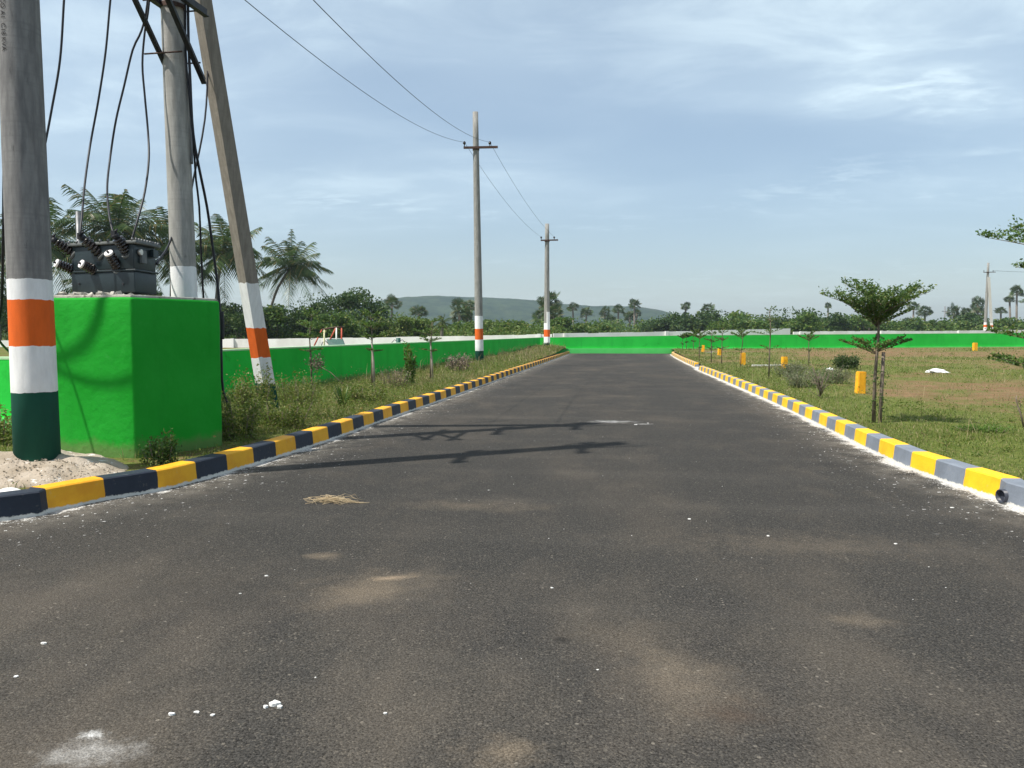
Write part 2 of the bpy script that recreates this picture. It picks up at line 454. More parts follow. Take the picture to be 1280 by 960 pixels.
# --- road: one sheet running under both kerbs
xs = np.concatenate([np.linspace(-45, -9, 25)[:-1], np.linspace(-9, 6, 61), np.linspace(6, 45, 25)[1:]])
ys = np.concatenate([np.linspace(-25, 2, 12)[:-1], np.linspace(2, 30, 113)[:-1], np.linspace(30, 63.5, 68)])
X, Y = np.meshgrid(xs, ys)
nx, ny = len(xs), len(ys)
sgL = np.where(X > np.interp(Y, KL[:, 1], KL[:, 0]), 1, -1); sgR = np.where(X < np.interp(Y, KRALL[:, 1], KRALL[:, 0]), 1, -1)
edge = np.minimum(dist_poly(X, Y, KL) * sgL, dist_poly(X, Y, KRALL) * sgR)
mb = MB(); Zr = .006 * (fbm(X, Y, .5, 2) - .5)
V = np.stack([X, Y, Zr], -1).reshape(-1, 3)
idx = np.arange(nx * ny).reshape(ny, nx)
fc = np.stack([idx[:-1, :-1], idx[:-1, 1:], idx[1:, 1:], idx[1:, :-1]], -1).reshape(-1, 4)
mb.add(V, [tuple(f) for f in fc.tolist()], 0, True)
m, t, b, out = new_mat('worn_asphalt')
co = coords(t, 'World')
agg = N(t, 'ShaderNodeTexVoronoi'); agg.inputs['Scale'].default_value = 125; t.links.new(co, agg.inputs['Vector'])
ac = N(t, 'ShaderNodeSeparateColor'); t.links.new(agg.outputs['Color'], ac.inputs[0])
fine_n = tnoise(t, co, 85, 5, .75)
col = mixcol(t, ramp(t, ac.outputs[0], .1, 1.0), (.010, .010, .0098), (.070, .066, .060))
col = mixcol(t, ramp(t, ac.outputs[1], .86, .98), col, (.17, .15, .12))
grain = ramp(t, fine_n, .34, .66)
col = mixcol(t, .62, col, mixcol(t, grain, (.006, .006, .0058), (.072, .069, .063)))
mid_n = tnoise(t, co, 42, 5, .8)
col = mixcol(t, ramp(t, mid_n, .56, .74), col, (.125, .115, .10))
col = mixcol(t, tm(t, 'MULTIPLY', ramp(t, mid_n, .44, .28), .75), col, (.008, .008, .008))
dust = ramp(t, tnoise(t, coords(t, 'World', (.42, .20, 1)), 1.0, 6, .55, .3), .45, .70)
dust2 = ramp(t, tnoise(t, coords(t, 'World', (1.3, .8, 1)), 1.0, 5, .6), .48, .72)
near = N(t, 'ShaderNodeSeparateXYZ'); t.links.new(co, near.inputs[0])
col = mixcol(t, tm(t, 'MULTIPLY', dust, .20), col, (.135, .11, .082))
col = mixcol(t, tm(t, 'MULTIPLY', dust2, .13), col, (.17, .14, .105))
nd = tm(t, 'MULTIPLY', ramp(t, near.outputs['Y'], 6.5, 1.6), ramp(t, tnoise(t, coords(t, 'World', (1.1, .7, 1)), 1.2, 6, .6), .34, .66))
col = mixcol(t, tm(t, 'MULTIPLY', tm(t, 'MULTIPLY', nd, tm(t, 'ADD', .3, tm(t, 'MULTIPLY', grain, .7))), .36), col, (.20, .165, .125))
tar = ramp(t, tnoise(t, coords(t, 'World', (.5, .35, 1)), 1.0, 4, .5, .4), .60, .74)
col = mixcol(t, tm(t, 'MULTIPLY', tar, .38), col, (.018, .018, .019))
lay = ramp(t, tnoise(t, coords(t, 'World', (.10, 1.1, 1)), 1.0, 4, .55), .50, .68)
col = mixcol(t, tm(t, 'MULTIPLY', lay, .07), col, (.15, .135, .115))
def blob(u, v, rx, ry, c, amt, ang=0.0, sc=6.0):
    global col
    p = G(u, v)
    mp = N(t, 'ShaderNodeMapping'); mp.vector_type = 'TEXTURE'
    mp.inputs['Location'].default_value = (p.x, p.y, 0); mp.inputs['Rotation'].default_value = (0, 0, ang); mp.inputs['Scale'].default_value = (rx, ry, 50)
    t.links.new(N(t, 'ShaderNodeNewGeometry').outputs['Position'], mp.inputs[0])
    ln = N(t, 'ShaderNodeVectorMath', operation='LENGTH'); t.links.new(mp.outputs[0], ln.inputs[0])
    s = tm(t, 'ADD', ln.outputs['Value'], tm(t, 'MULTIPLY', tm(t, 'SUBTRACT', tnoise(t, co, sc, 6, .7), .5), 2.7))
    k = tm(t, 'MULTIPLY', ramp(t, s, 1.35, -.35), tm(t, 'ADD', .45, tm(t, 'MULTIPLY', grain, .55)))
    col = mixcol(t, tm(t, 'MULTIPLY', k, amt), col, c)
SAND = (.36, .28, .19); LIME = (.72, .71, .68)
blob(455, 738, .50, .34, SAND, .34, .5, 3)
blob(490, 722, .16, .06, (.48, .36, .24), .5, .3)
blob(405, 695, .13, .10, SAND, .4)
blob(590, 632, .75, .25, SAND, .2, 0, 3)
blob(860, 860, .34, .42, SAND, .2, 0, 3)
blob(790, 800, .3, .5, SAND, .12, .5, 3)
blob(630, 940, .16, .14, SAND, .40)
blob(115, 940, .20, .10, LIME, .42, .2, 14)
blob(115, 918, .055, .035, (.8, .8, .77), .8, 0, 40)
blob(912, 890, .16, .14, (.05, .026, .016), .45)
blob(1000, 680, 1.0, .40, SAND, .14)
blob(240, 740, .9, .35, (.02, .02, .02), .35)
blob(765, 527, .42, .22, LIME, .55, .1, 7)
blob(805, 530, .16, .05, LIME, .9, .1, 16)
blob(1075, 775, .22, .14, SAND, .22)
blob(702, 800, .045, .05, (.01, .01, .01), .8, 0, 20)
# lime splashes along the kerbs, then loose spots elsewhere
at = N(t, 'ShaderNodeAttribute'); at.attribute_name = 'edge'
wob = tnoise(t, co, 3.2, 7, .72)
wob2 = tnoise(t, co, 26, 5, .7)
wob3 = tnoise(t, co, 60, 4, .7)
ed = at.outputs['Fac']
s1 = tm(t, 'SUBTRACT', tm(t, 'ADD', tm(t, 'MULTIPLY', wob, .34), tm(t, 'ADD', tm(t, 'MULTIPLY', wob2, .26), tm(t, 'MULTIPLY', wob3, .22))), ed)
# a broken band of lime hugging the kerb foot, more of it on the right
side = ramp(t, near.outputs['X'], -1.0, 1.0)
s1 = tm(t, 'ADD', s1, tm(t, 'MULTIPLY', tm(t, 'SUBTRACT', side, .55), .05))
patch = ramp(t, tnoise(t, co, 1.9, 6, .65), .36, .60)
s1 = tm(t, 'ADD', s1, tm(t, 'MULTIPLY', tm(t, 'SUBTRACT', patch, .62), tm(t, 'ADD', .10, tm(t, 'MULTIPLY', tm(t, 'SUBTRACT', 1.0, side), .12))))
lime = tm(t, 'MULTIPLY', ramp(t, s1, .30, .40), tm(t, 'ADD', .45, tm(t, 'MULTIPLY', ramp(t, wob3, .35, .6), .55)))
dusty = tm(t, 'MULTIPLY', ramp(t, ed, .85, .05), ramp(t, wob, .34, .66))
col = mixcol(t, tm(t, 'MULTIPLY', dusty, .40), col, (.26, .235, .195))
col = mixcol(t, tm(t, 'MULTIPLY', lime, .9), col, (.64, .615, .57))
fle = tm(t, 'SUBTRACT', tm(t, 'ADD', tm(t, 'MULTIPLY', wob2, .55), tm(t, 'MULTIPLY', wob3, .45)), tm(t, 'MULTIPLY', ed, tm(t, 'SUBTRACT', .36, tm(t, 'MULTIPLY', ramp(t, wob, .4, .7), .16))))
col = mixcol(t, tm(t, 'MULTIPLY', ramp(t, fle, .50, .56), .8), col, LIME)
spk = tnoise(t, co, 9, 3, .6); spk_m = tnoise(t, co, .55, 3, .5)
spot_ = tm(t, 'MULTIPLY', ramp(t, spk, .735, .765), ramp(t, spk_m, .46, .60))
col = mixcol(t, spot_, col, LIME)
at2 = ramp(t, at.outputs['Fac'], 1.5, .25)
spot2 = tm(t, 'MULTIPLY', ramp(t, tnoise(t, co, 16, 3, .6), .66, .70), at2)
col = mixcol(t, spot2, col, LIME)
# pale speckle of exposed stone
sp = N(t, 'ShaderNodeTexVoronoi'); sp.inputs['Scale'].default_value = 34; t.links.new(co, sp.inputs['Vector'])
spc = N(t, 'ShaderNodeSeparateColor'); t.links.new(sp.outputs['Color'], spc.inputs[0])
k = tm(t, 'MULTIPLY', ramp(t, spc.outputs[0], .955, .985), ramp(t, sp.outputs['Distance'], .33, .2))
col = mixcol(t, tm(t, 'MULTIPLY', k, .30), col, (.36, .32, .26))
t.links.new(col, b.inputs['Base Color'])
b.inputs['Roughness'].default_value = .95; b.inputs['Specular IOR Level'].default_value = .10
hh = tm(t, 'ADD', tm(t, 'MULTIPLY', agg.outputs['Distance'], -.8), tm(t, 'MULTIPLY', fine_n, .7))
bump(t, b, hh, .75, .006)
M['asphalt'] = m
road = tag(mb.build('road', m), kind='structure')
a = road.data.attributes.new('edge', 'FLOAT', 'POINT'); a.data.foreach_set('value', edge.reshape(-1))

# --- kerbs
def kerb_mat(name, yellow, dark, length, offset, yscuff):
    m, t, b, out = new_mat(name)
    at = N(t, 'ShaderNodeAttribute'); at.attribute_name = 'along'
    co = coords(t, 'World')
    q = tm(t, 'ADD', at.outputs['Fac'], tm(t, 'MULTIPLY', tm(t, 'SUBTRACT', tnoise(t, co, 6, 4), .5), .035))
    ph = tm(t, 'FRACT', tm(t, 'ADD', tm(t, 'DIVIDE', q, 2 * length), offset))
    n = tnoise(t, co, 3.5, 6, .65)
    yc = mixcol(t, ramp(t, n, .35, .75), yellow, tuple(c * s for c, s in zip(yellow, (.86, .74, .8))))
    dc = mixcol(t, ramp(t, n, .3, .75), dark, tuple(c * 1.35 for c in dark))
    col = mixcol(t, tm(t, 'GREATER_THAN', ph, .5), yc, dc)
    col = mixcol(t, tm(t, 'MULTIPLY', ramp(t, tnoise(t, co, 11, 6, .7), .60, .72), yscuff), col, (.42, .38, .30))
    z = N(t, 'ShaderNodeSeparateXYZ'); t.links.new(co, z.inputs[0])
    chip = tm(t, 'ADD', z.outputs['Z'], tm(t, 'MULTIPLY', tnoise(t, co, 14, 5, .7), -.07))
    col = mixcol(t, ramp(t, chip, .0, -.014), col, (.6, .58, .53))
    t.links.new(col, b.inputs['Base Color'])
    b.inputs['Roughness'].default_value = .62; b.inputs['Specular IOR Level'].default_value = .3
    bump(t, b, tnoise(t, co, 30, 5), .35, .01)
    return m
M['kerb_l'] = kerb_mat('kerb_paint_black_yellow', (.82, .41, .018), (.019, .025, .038), .53, .0, .25)
M['kerb_r'] = kerb_mat('kerb_paint_grey_yellow', (.86, .50, .015), (.155, .175, .205), .55, .0, .15)
def kerb(K, side, mat, h=.21, s_at=None):
    """K foot line going away from the camera; side -1: soil on the left"""
    prof = [(0, -.03), (.012, h * .5), (.022, h - .012), (.036, h), (.19, h + .004), (.205, h - .01), (.21, -.03)]
    d = np.gradient(K, axis=0); d /= np.linalg.norm(d, axis=1, keepdims=True)
    nrm = np.stack([-d[:, 1], d[:, 0]], 1) * (-side)
    s = np.concatenate([[0], np.cumsum(np.linalg.norm(np.diff(K, axis=0), axis=1))])
    mb = MB(); V = []; al = []
    wv = .008 * (fbm(K[:, 0], K[:, 1], 1.3, 3) - .5)
    for i in range(len(K)):
        for (o, z) in prof:
            V.append((K[i, 0] + nrm[i, 0] * (o + wv[i]), K[i, 1] + nrm[i, 1] * (o + wv[i]), z + (wv[i] if z > 0 else 0))); al.append(s[i])
    n = len(prof); fcs = []
    for i in range(len(K) - 1):
        for k in range(n - 1):
            q = (i * n + k, i * n + k + 1, (i + 1) * n + k + 1, (i + 1) * n + k)
            fcs.append(q)
    fcs.append(tuple(range(n))); fcs.append(tuple(reversed(range((len(K) - 1) * n, len(K) * n))))
    mb.add(V, fcs)
    o = tag(mb.build('kerb', mat), kind='structure')
    a = o.data.attributes.new('along', 'FLOAT', 'POINT')
    if s_at is not None: al = [x - s_at for x in al]
    a.data.foreach_set('value', al)
    bm_fix(o)
    return o
import bmesh
def bm_fix(o):
    bm = bmesh.new(); bm.from_mesh(o.data); bmesh.ops.recalc_face_normals(bm, faces=bm.faces); bm.to_mesh(o.data); bm.free()
def arc_at(K, q):
    s = np.concatenate([[0], np.cumsum(np.linalg.norm(np.diff(K, axis=0), axis=1))])
    return s[np.argmin(np.hypot(K[:, 0] - q[0], K[:, 1] - q[1]))]
kerb(KL, -1, M['kerb_l'], .208, arc_at(KL, gp(61, 640)))
kerb(KR, 1, M['kerb_r'], .208, arc_at(KR, gp(1247, 625)))
kerb(KR2, 1, M['kerb_r'], .208, 0)

# --- verge and field
def soil_mat(name):
    m, t, b, out = new_mat(name)
    co = coords(t, 'World')
    at = N(t, 'ShaderNodeAttribute'); at.attribute_name = 'grassy'
    n1 = tnoise(t, co, 1.6, 6, .6); n2 = tnoise(t, co, 14, 6, .7)
    soil = mixcol(t, ramp(t, n1, .3, .7), (.19, .105, .054), (.27, .168, .09))
    soil = mixcol(t, tm(t, 'MULTIPLY', ramp(t, n2, .40, .64), .62), soil, (.10, .072, .038))
    soil = mixcol(t, tm(t, 'MULTIPLY', ramp(t, tnoise(t, co, 4.2, 6, .7), .47, .62), .6), soil, (.145, .14, .055))
    grs = mixcol(t, ramp(t, n2, .35, .68), (.075, .105, .020), (.160, .175, .045))
    f = ramp(t, tm(t, 'ADD', at.outputs['Fac'], tm(t, 'MULTIPLY', tm(t, 'SUBTRACT', tnoise(t, co, 6, 7, .75), .5), 2.2)), .18, .8)
    col = mixcol(t, f, soil, grs)
    t.links.new(col, b.inputs['Base Color']); b.inputs['Roughness'].default_value = .95; b.inputs['Specular IOR Level'].default_value = .1
    bump(t, b, tm(t, 'ADD', n2, tnoise(t, co, 50, 4)), .8, .03)
    return m
M['soil'] = soil_mat('soil_and_turf')
def grassy_r(x, y):
    g = .42 + 1.2 * (fbm(x, y, .22, 4) - .42) + .9 * (fbm(x, y, 1.1, 7) - .47)
    g = g + .55 * sstep(7, 0.5, x - 3.6) * sstep(40, 16, y) + .35 * sstep(3, 0, x - 3.6)
    p = C(1190, 19, 0); g = g - .55 * np.exp(-(((x - p.x) / 4.2) ** 2 + ((y - p.y) / 3.6) ** 2))
    p = C(1220, 50, 0); g = g - .32 * np.exp(-(((x - p.x) / 12) ** 2 + ((y - p.y) / 9) ** 2))
    return np.clip(g, .06, 1)
def grassy_l(x, y):
    return np.clip(.62 + .9 * (fbm(x, y, .35, 6) - .45), 0, 1)
def sheet(name, K, sgn, zf, gf, offs, yv):
    xb = kx(K, yv)
    XX = xb[:, None] + sgn * (np.array(offs)[None, :])
    YY = np.repeat(yv[:, None], len(offs), 1)
    ZZ = zf(XX, YY)
    if sgn > 0: pass
    mb = MB(); n = len(offs); idx = np.arange(XX.size).reshape(XX.shape)
    fc = np.stack([idx[:-1, :-1], idx[:-1, 1:], idx[1:, 1:], idx[1:, :-1]], -1).reshape(-1, 4)
    if sgn < 0: fc = fc[:, ::-1]
    mb.add(np.stack([XX, YY, ZZ], -1).reshape(-1, 3), [tuple(f) for f in fc.tolist()], 0, True)
    o = tag(mb.build(name, M['soil']), kind='structure')
    a = o.data.attributes.new('grassy', 'FLOAT', 'POINT'); a.data.foreach_set('value', gf(XX, YY).reshape(-1))
OFF = [.19] + list(np.arange(.45, 12, .3)) + [13, 15, 18, 22, 27, 34, 45, 60, 90, 140]
YV = np.concatenate([np.linspace(2.3, 8, 60)[:-1], np.linspace(8, 40, 100)[:-1], np.linspace(40, 66, 40)[:-1], np.linspace(66, 150, 30)])
KRF = np.concatenate([KR, KR2])
sheet('verge', KL[KL[:, 1] >= 2.2], -1, zl, grassy_l, OFF, YV)
sheet('field', KRF, 1, zr, grassy_r, OFF, YV)

# --- hills
ridge = [(300, 402), (380, 394), (440, 384), (480, 376), (505, 372), (545, 370), (600, 372), (640, 374), (675, 377), (700, 380), (740, 383), (790, 384), (820, 387), (838, 391), (852, 399), (875, 408), (900, 414)]
mb = MB(); NU = 150; NV = 26; D0, D1 = 1050., 1500.
us = np.linspace(300, 900, NU); vs = np.interp(us, [r[0] for r in ridge], [r[1] for r in ridge])
V = []
for j in range(NV):
    k = j / (NV - 1)
    for i in range(NU):
        d = D0 + (D1 - D0) * k
        top = HZ(vs[i] , D1)
        p = C(us[i], d, 0)
        prof = sstep(0, 1, k) ** .8
        gul = (mnoise.fractal(Vector((p.x * .008, p.y * .004, 0)), 1.0, 2.0, 5)) * 9 * math.sin(math.pi * k)
        V.append((p.x, p.y, max(-2, top * prof + gul * min(1, top / 30) + mnoise.noise(Vector((p.x * .06, p.y * .05, 3))) * 1.2 * k)))
for i in range(NU):
    p = C(us[i], D1 + 350, -3); V.append(tuple(p))
idx = np.arange(NU * (NV + 1)).reshape(NV + 1, NU)
fc = np.stack([idx[:-1, :-1], idx[:-1, 1:], idx[1:, 1:], idx[1:, :-1]], -1).reshape(-1, 4)
mb.add(V, [tuple(f) for f in fc.tolist()], 0, True)
m, t, b, out = new_mat('forested_hillside')
co = coords(t, 'World')
c_ = mixcol(t, ramp(t, tnoise(t, co, .035, 7, .7), .38, .62), (.008, .026, .012), (.042, .068, .028))
c_ = mixcol(t, ramp(t, tnoise(t, co, .012, 5, .6), .55, .7), c_, (.05, .065, .034))
t.links.new(c_, b.inputs['Base Color']); b.inputs['Roughness'].default_value = 1; b.inputs['Specular IOR Level'].default_value = 0
bump(t, b, tnoise(t, co, .12, 6, .7), 1.0, 6)
tag(mb.build('hills', m), kind='structure')

# --- haze
HZV = .00024
m = bpy.data.materials.new('haze_air'); m.use_nodes = True; t = m.node_tree; t.nodes.clear()
o_ = N(t, 'ShaderNodeOutputMaterial'); pv = N(t, 'ShaderNodeVolumePrincipled')
pv.inputs['Color'].default_value = (.74, .88, 1.0, 1); pv.inputs['Density'].default_value = HZV; pv.inputs['Anisotropy'].default_value = .2
t.links.new(pv.outputs[0], o_.inputs['Volume'])
mb = MB(); mb.box((-100, 900, 38), (2700, 2100, 80))
tag(mb.build('haze', m), kind='stuff')

# ------------------------------------------------------------------ walls
def wall_strip(name, pts, mat, thick=.2, label='', plinth=None, cap=None, group=None, coping=None, pm_='green_lit'):
    """pts: list of (x,y,ztop); bottom at zb; a real wall with thickness"""
    root = thing(name, label, 'wall', (pts[0][0], pts[0][1], 0), 0, group)
    def strip(off0, off1, zb, ztf, nm, mt):
        mb = MB(); P2 = np.array([(p[0], p[1]) for p in pts])
        d = np.gradient(P2, axis=0) if len(pts) > 2 else np.repeat((P2[1] - P2[0])[None], 2, 0)
        d = d / np.linalg.norm(d, axis=1, keepdims=True); nr = np.stack([d[:, 1], -d[:, 0]], 1)
        V = []
        for i, p in enumerate(pts):
            for o, z in ((off0, zb), (off0, ztf(p[2])), (off1, ztf(p[2])), (off1, zb)):
                V.append((P2[i, 0] + nr[i, 0] * o, P2[i, 1] + nr[i, 1] * o, z))
        fcs = []
        for i in range(len(pts) - 1):
            for k in range(4): fcs.append((i * 4 + k, i * 4 + (k + 1) % 4, (i + 1) * 4 + (k + 1) % 4, (i + 1) * 4 + k))
        fcs.append((0, 1, 2, 3)); e = (len(pts) - 1) * 4; fcs.append((e + 3, e + 2, e + 1, e))
        mb.add(V, fcs); o = mb.build(nm, mt, root); bm_fix(o); return o
    strip(0, -thick, -.2, lambda z: z - (.035 if coping else 0), 'wall_body', mat)
    if plinth: strip(.07, 0, -.2, lambda z: plinth, 'wall_plinth', M[pm_])
    if coping: strip(.006, -thick - .006, 0, lambda z: z, 'wall_coping', coping) if False else strip_coping(root, pts, thick, coping)
    return root
def strip_coping(root, pts, thick, mt):
    mb = MB()
    for a, b in zip(pts[:-1], pts[1:]):
        A = Vector(a); B = Vector(b); d = (B - A).normalized(); nr = Vector((d.y, -d.x, 0)).normalized()
        q = [A + nr * .004, B + nr * .004, B - nr * (thick + .004), A - nr * (thick + .004)]
        mb.add([p - Vector((0, 0, .035)) for p in q] + q, [(3, 2, 1, 0), (4, 5, 6, 7), (0, 1, 5, 4), (1, 2, 6, 5), (2, 3, 7, 6), (3, 0, 4, 7)])
    o = mb.build('wall_coping', mt, root); bm_fix(o)
M['green_top'] = surf('pale_green_wall_top', (.38, .62, .34), (.5, .72, .45), 3, .85, 30, .3)
def wpt(u, d, v): p = P(u, v, d); return (p.x, p.y, p.z)
LC = wpt(675, 62, 421.7)
def seg(a, b, n=8, wob=0.0):
    return [tuple(np.array(a) * (1 - k / n) + np.array(b) * (k / n) + np.array((0, 0, wob * (vn(k * 1.7, 3.3, 1) - .5)))) for k in range(n + 1)]
WN = (-8.42, 10.15, 1.22)
left_pts = seg(WN, wpt(280, 16.7, 437)) + seg(wpt(280, 16.7, 437), LC)[1:]
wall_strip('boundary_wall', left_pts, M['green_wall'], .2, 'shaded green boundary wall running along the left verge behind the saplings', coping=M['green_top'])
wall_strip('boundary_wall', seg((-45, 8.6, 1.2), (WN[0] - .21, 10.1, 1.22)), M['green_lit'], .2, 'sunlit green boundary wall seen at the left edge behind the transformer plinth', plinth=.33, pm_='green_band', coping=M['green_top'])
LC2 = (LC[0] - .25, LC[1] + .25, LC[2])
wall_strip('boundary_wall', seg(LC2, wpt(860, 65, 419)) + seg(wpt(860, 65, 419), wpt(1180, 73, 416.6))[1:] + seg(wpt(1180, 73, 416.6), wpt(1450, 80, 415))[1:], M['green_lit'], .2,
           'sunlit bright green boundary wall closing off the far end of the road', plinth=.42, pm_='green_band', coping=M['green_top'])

def white_wall(pts, label, thick=.2, step=3.0):
    root = thing('compound_wall', label, 'wall', (pts[0][0], pts[0][1], 0))
    mb = MB(); dense = []
    for a, b in zip(pts[:-1], pts[1:]):
        L = math.hypot(b[0] - a[0], b[1] - a[1]); n = max(1, int(L / 1.0))
        dense += [tuple(np.array(a) * (1 - k / n) + np.array(b) * (k / n)) for k in range(n)]
    dense.append(pts[-1]); r2 = random.Random(len(dense))
    for i, (a, b) in enumerate(zip(dense[:-1], dense[1:])):
        A = Vector(a); B = Vector(b); d = (B - A); d.z = 0; d.normalize(); nr = Vector((d.y, -d.x, 0))
        j = r2.uniform(-.03, .03)
        q = [A, B, B - nr * thick, A - nr * thick]
        mb.add([Vector((p.x, p.y, -.2)) for p in q] + [p + Vector((0, 0, j)) for p in q], [(3, 2, 1, 0), (4, 5, 6, 7), (0, 1, 5, 4), (1, 2, 6, 5), (2, 3, 7, 6), (3, 0, 4, 7)])
    o = mb.build('wall_body', M['whitewash'], root)
    for i in range(1, len(dense) - 1, int(step)):
        if r2.random() < .75:
            A = Vector(dense[i]); d = Vector(dense[i + 1]) - A; d.z = 0; d.normalize(); nr = Vector((d.y, -d.x, 0))
            w_ = .3
            rot = Matrix((d, nr * -1, Vector((0, 0, 1)))).transposed()
            MB().box((A.x + nr.x * .1, A.y + nr.y * .1, (A.z - .2 + .02) / 2), (w_, .2, A.z + .2 + .05), rot).build('pier', M['whitewash'], root)
white_wall([wpt(-160, 76.5, 426), wpt(100, 74, 425), wpt(278, 71.5, 423.7), wpt(440, 69.7, 422.3), wpt(580, 68, 420.2), wpt(690, 67, 417.3)], 'whitewashed block wall beyond the shaded green wall and play equipment', step=9)
white_wall([wpt(692, 67.3, 417.2), wpt(860, 70, 413.8), wpt(988, 72.5, 410.6)], 'tall whitewashed wall rising above the far green wall, ending midway', step=9)
white_wall([wpt(992, 112, 414.5), wpt(1110, 114, 413.6), wpt(1160, 115, 413.9), wpt(1280, 118, 412.3), wpt(1420, 122, 411.5)], 'low white wall line showing above the green wall on the right', step=12)

# ------------------------------------------------------------------ transformer plinth
cA = C(165.5, 8.65, 0); cB = C(276, 9.75, 0); cD = C(12, 8.95, 0)
cC = cB + (cD - cA) * .98
ZT = HZ(369.5, 8.65)
root = thing('transformer_plinth', 'green painted masonry plinth carrying the grey transformer beside the kerb', 'plinth', ((cA.x + cC.x) / 2, (cA.y + cC.y) / 2, 0))
def rough_prism(poly, z0, z1, name, mat, par, bev=.035, cuts=10, amp=.006):
    bm = bmesh.new()
    vs_ = [bm.verts.new((p.x, p.y, z0)) for p in poly] + [bm.verts.new((p.x, p.y, z1)) for p in poly]
    n = len(poly)
    bm.faces.new(vs_[:n][::-1]); bm.faces.new(vs_[n:])
    for i in range(n): bm.faces.new((vs_[i], vs_[(i + 1) % n], vs_[n + (i + 1) % n], vs_[n + i]))
    bmesh.ops.recalc_face_normals(bm, faces=bm.faces)
    bmesh.ops.bevel(bm, geom=[e for e in bm.edges], offset=bev, segments=2, affect='EDGES', profile=.6)
    bmesh.ops.subdivide_edges(bm, edges=[e for e in bm.edges if e.calc_length() > .4], cuts=cuts, use_grid_fill=True)
    for v in bm.verts:
        k = mnoise.fractal(v.co * 2.3, 1.0, 2.0, 4) * amp
        v.co += Vector((k, mnoise.noise(v.co * 3 + Vector((5, 1, 2))) * amp, mnoise.noise(v.co * 4) * amp * .7))
    me = bpy.data.meshes.new(name); bm.to_mesh(me); bm.free()
    for p in me.polygons: p.use_smooth = True
    me.materials.append(mat)
    o = bpy.data.objects.new(name, me); COL.objects.link(o)
    if par is not None: o.parent = par; o.matrix_parent_inverse = par.matrix_basis.inverted()
    return o
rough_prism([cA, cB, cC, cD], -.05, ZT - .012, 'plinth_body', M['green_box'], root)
cen = (cA + cB + cC + cD) / 4
top_poly = [cen + (p - cen) * .972 for p in (cA, cB, cC, cD)]
rough_prism(top_poly, ZT - .03, ZT + .012, 'cement_top', M['cement'], root, .01, 8, .008)
mb = MB()
for k in range(46):
    p = cA.lerp(cD, rnd.uniform(.02, .9)).lerp(cB.lerp(cC, .5), rnd.uniform(.05, .25)); s = rnd.uniform(.015, .05)
    mb.box((p.x, p.y, ZT + .012 + s * .3), (s * 1.5, s, s), Matrix.Rotation(rnd.uniform(0, 3), 3, Vector((rnd.random(), rnd.random(), 1)).normalized()))
tag(mb.build('mortar_rubble', M['cement'], root), kind='stuff')

# ------------------------------------------------------------------ transformer
tz0 = ZT + .06; D_T = 9.08
tA = C(92, 9.42, 0); tB = C(170.5, 9.08, 0); tCc = C(198, 9.58, 0); tDd = tA + tCc - tB
tzf = lambda v, d=9.08: HZ(v, d)
tr = thing('transformer', 'dark grey distribution transformer with brown bushings on top of the green plinth', 'transformer', (tB.x, tB.y, tz0))
tcen = (tA + tB + tCc + tDd) / 4
def scaled(s): return [tcen + (p - tcen) * s for p in (tA, tB, tCc, tDd)]
z_waist = tzf(339); z_lid = tzf(305)
rough_prism(scaled(1.0), tz0, z_waist, 'lower_tank', M['tank'], tr, .012, 1, .001)
rough_prism(scaled(1.05), z_waist, z_waist + .022, 'flange', M['tank'], tr, .005, 1, 0)
rough_prism(scaled(.985), z_waist + .022, z_lid, 'upper_tank', M['tank'], tr, .012, 1, .001)
rough_prism(scaled(1.12), z_lid, z_lid + .035, 'lid', M['lid'], tr, .008, 1, .001)
for k in (.12, .5):
    p = tA.lerp(tB, k + .15); q = tDd.lerp(tCc, k + .15)
    MB().bar((p.x, p.y, tz0 - .03), (q.x, q.y, tz0 - .03), .09, .058).build('skid', M['steel'], tr)
fdir = (tB - tA).normalized(); fnorm = Vector((fdir.y, -fdir.x, 0)).normalized()
sdir = (tCc - tB).normalized(); snorm = Vector((sdir.y, -sdir.x, 0)).normalized()
def bushing(p0, p1, r, white, name='bushing'):
    d = (p1 - p0); L = d.length; d.normalize()
    mb = MB(); n = 6; pts = []; rad = []
    for k in range(n):
        a0 = k / n
        for (o, rr) in ((0, .62), (.25, 1.0), (.55, 1.0), (.8, .62)):
            pts.append(p0 + d * (L * (a0 + o / n))); rad.append(r * rr * (1.0 - .18 * a0))
    mb.tube(pts, rad, 14)
    b_ = mb.build(name, M['porcelain'], tr)
    MB().tube([p0 - d * .02, p0 + d * .012], r * 1.18, 14).build('collar', M['lid'], b_)
    if white:
        MB().tube([p1, p1 + d * .022], [r * .78, r * .74], 16).build('end_cap', M['bushing_white'], b_)
        MB().tube([p1 + d * .02, p1 + d * .05], r * .2, 8).build('stud', M['steel'], b_)
    else:
        mb = MB(); mb.tube([p1, p1 + d * .05], r * .55, 8); mb.box(p1 + d * .05, (.05, .05, .075)); mb.tube([p1 + d * .05 - Vector((.03, 0, 0)), p1 + d * .05 + Vector((.06, -.02, .05))], .012, 6)
        mb.build('terminal_clamp', M['steel'], b_)
    for s in (-1, 1):
        MB().box(p0 + d * .03 + fdir * (s * r * 1.15) + Vector((0, 0, .012)), (.03, .03, .03)).build('bolt', M['brass'], b_)
HV = [((93, 317), (70, 302)), ((129, 319), (105, 299)), ((161, 316), (146, 297))]
LV = [((92, 338), (72, 329.5)), ((121, 339.5), (103, 330.5)), ((149, 336), (136.5, 317.5))]
DF = lambda u: 9.42 + (9.08 - 9.42) * (u - 92) / 78.5
def onface(u, v, out):
    return P(u, v, DF(u) - out)
for (a_, b_) in HV: bushing(onface(*a_, .0), onface(b_[0], b_[1], .20), .078, False)
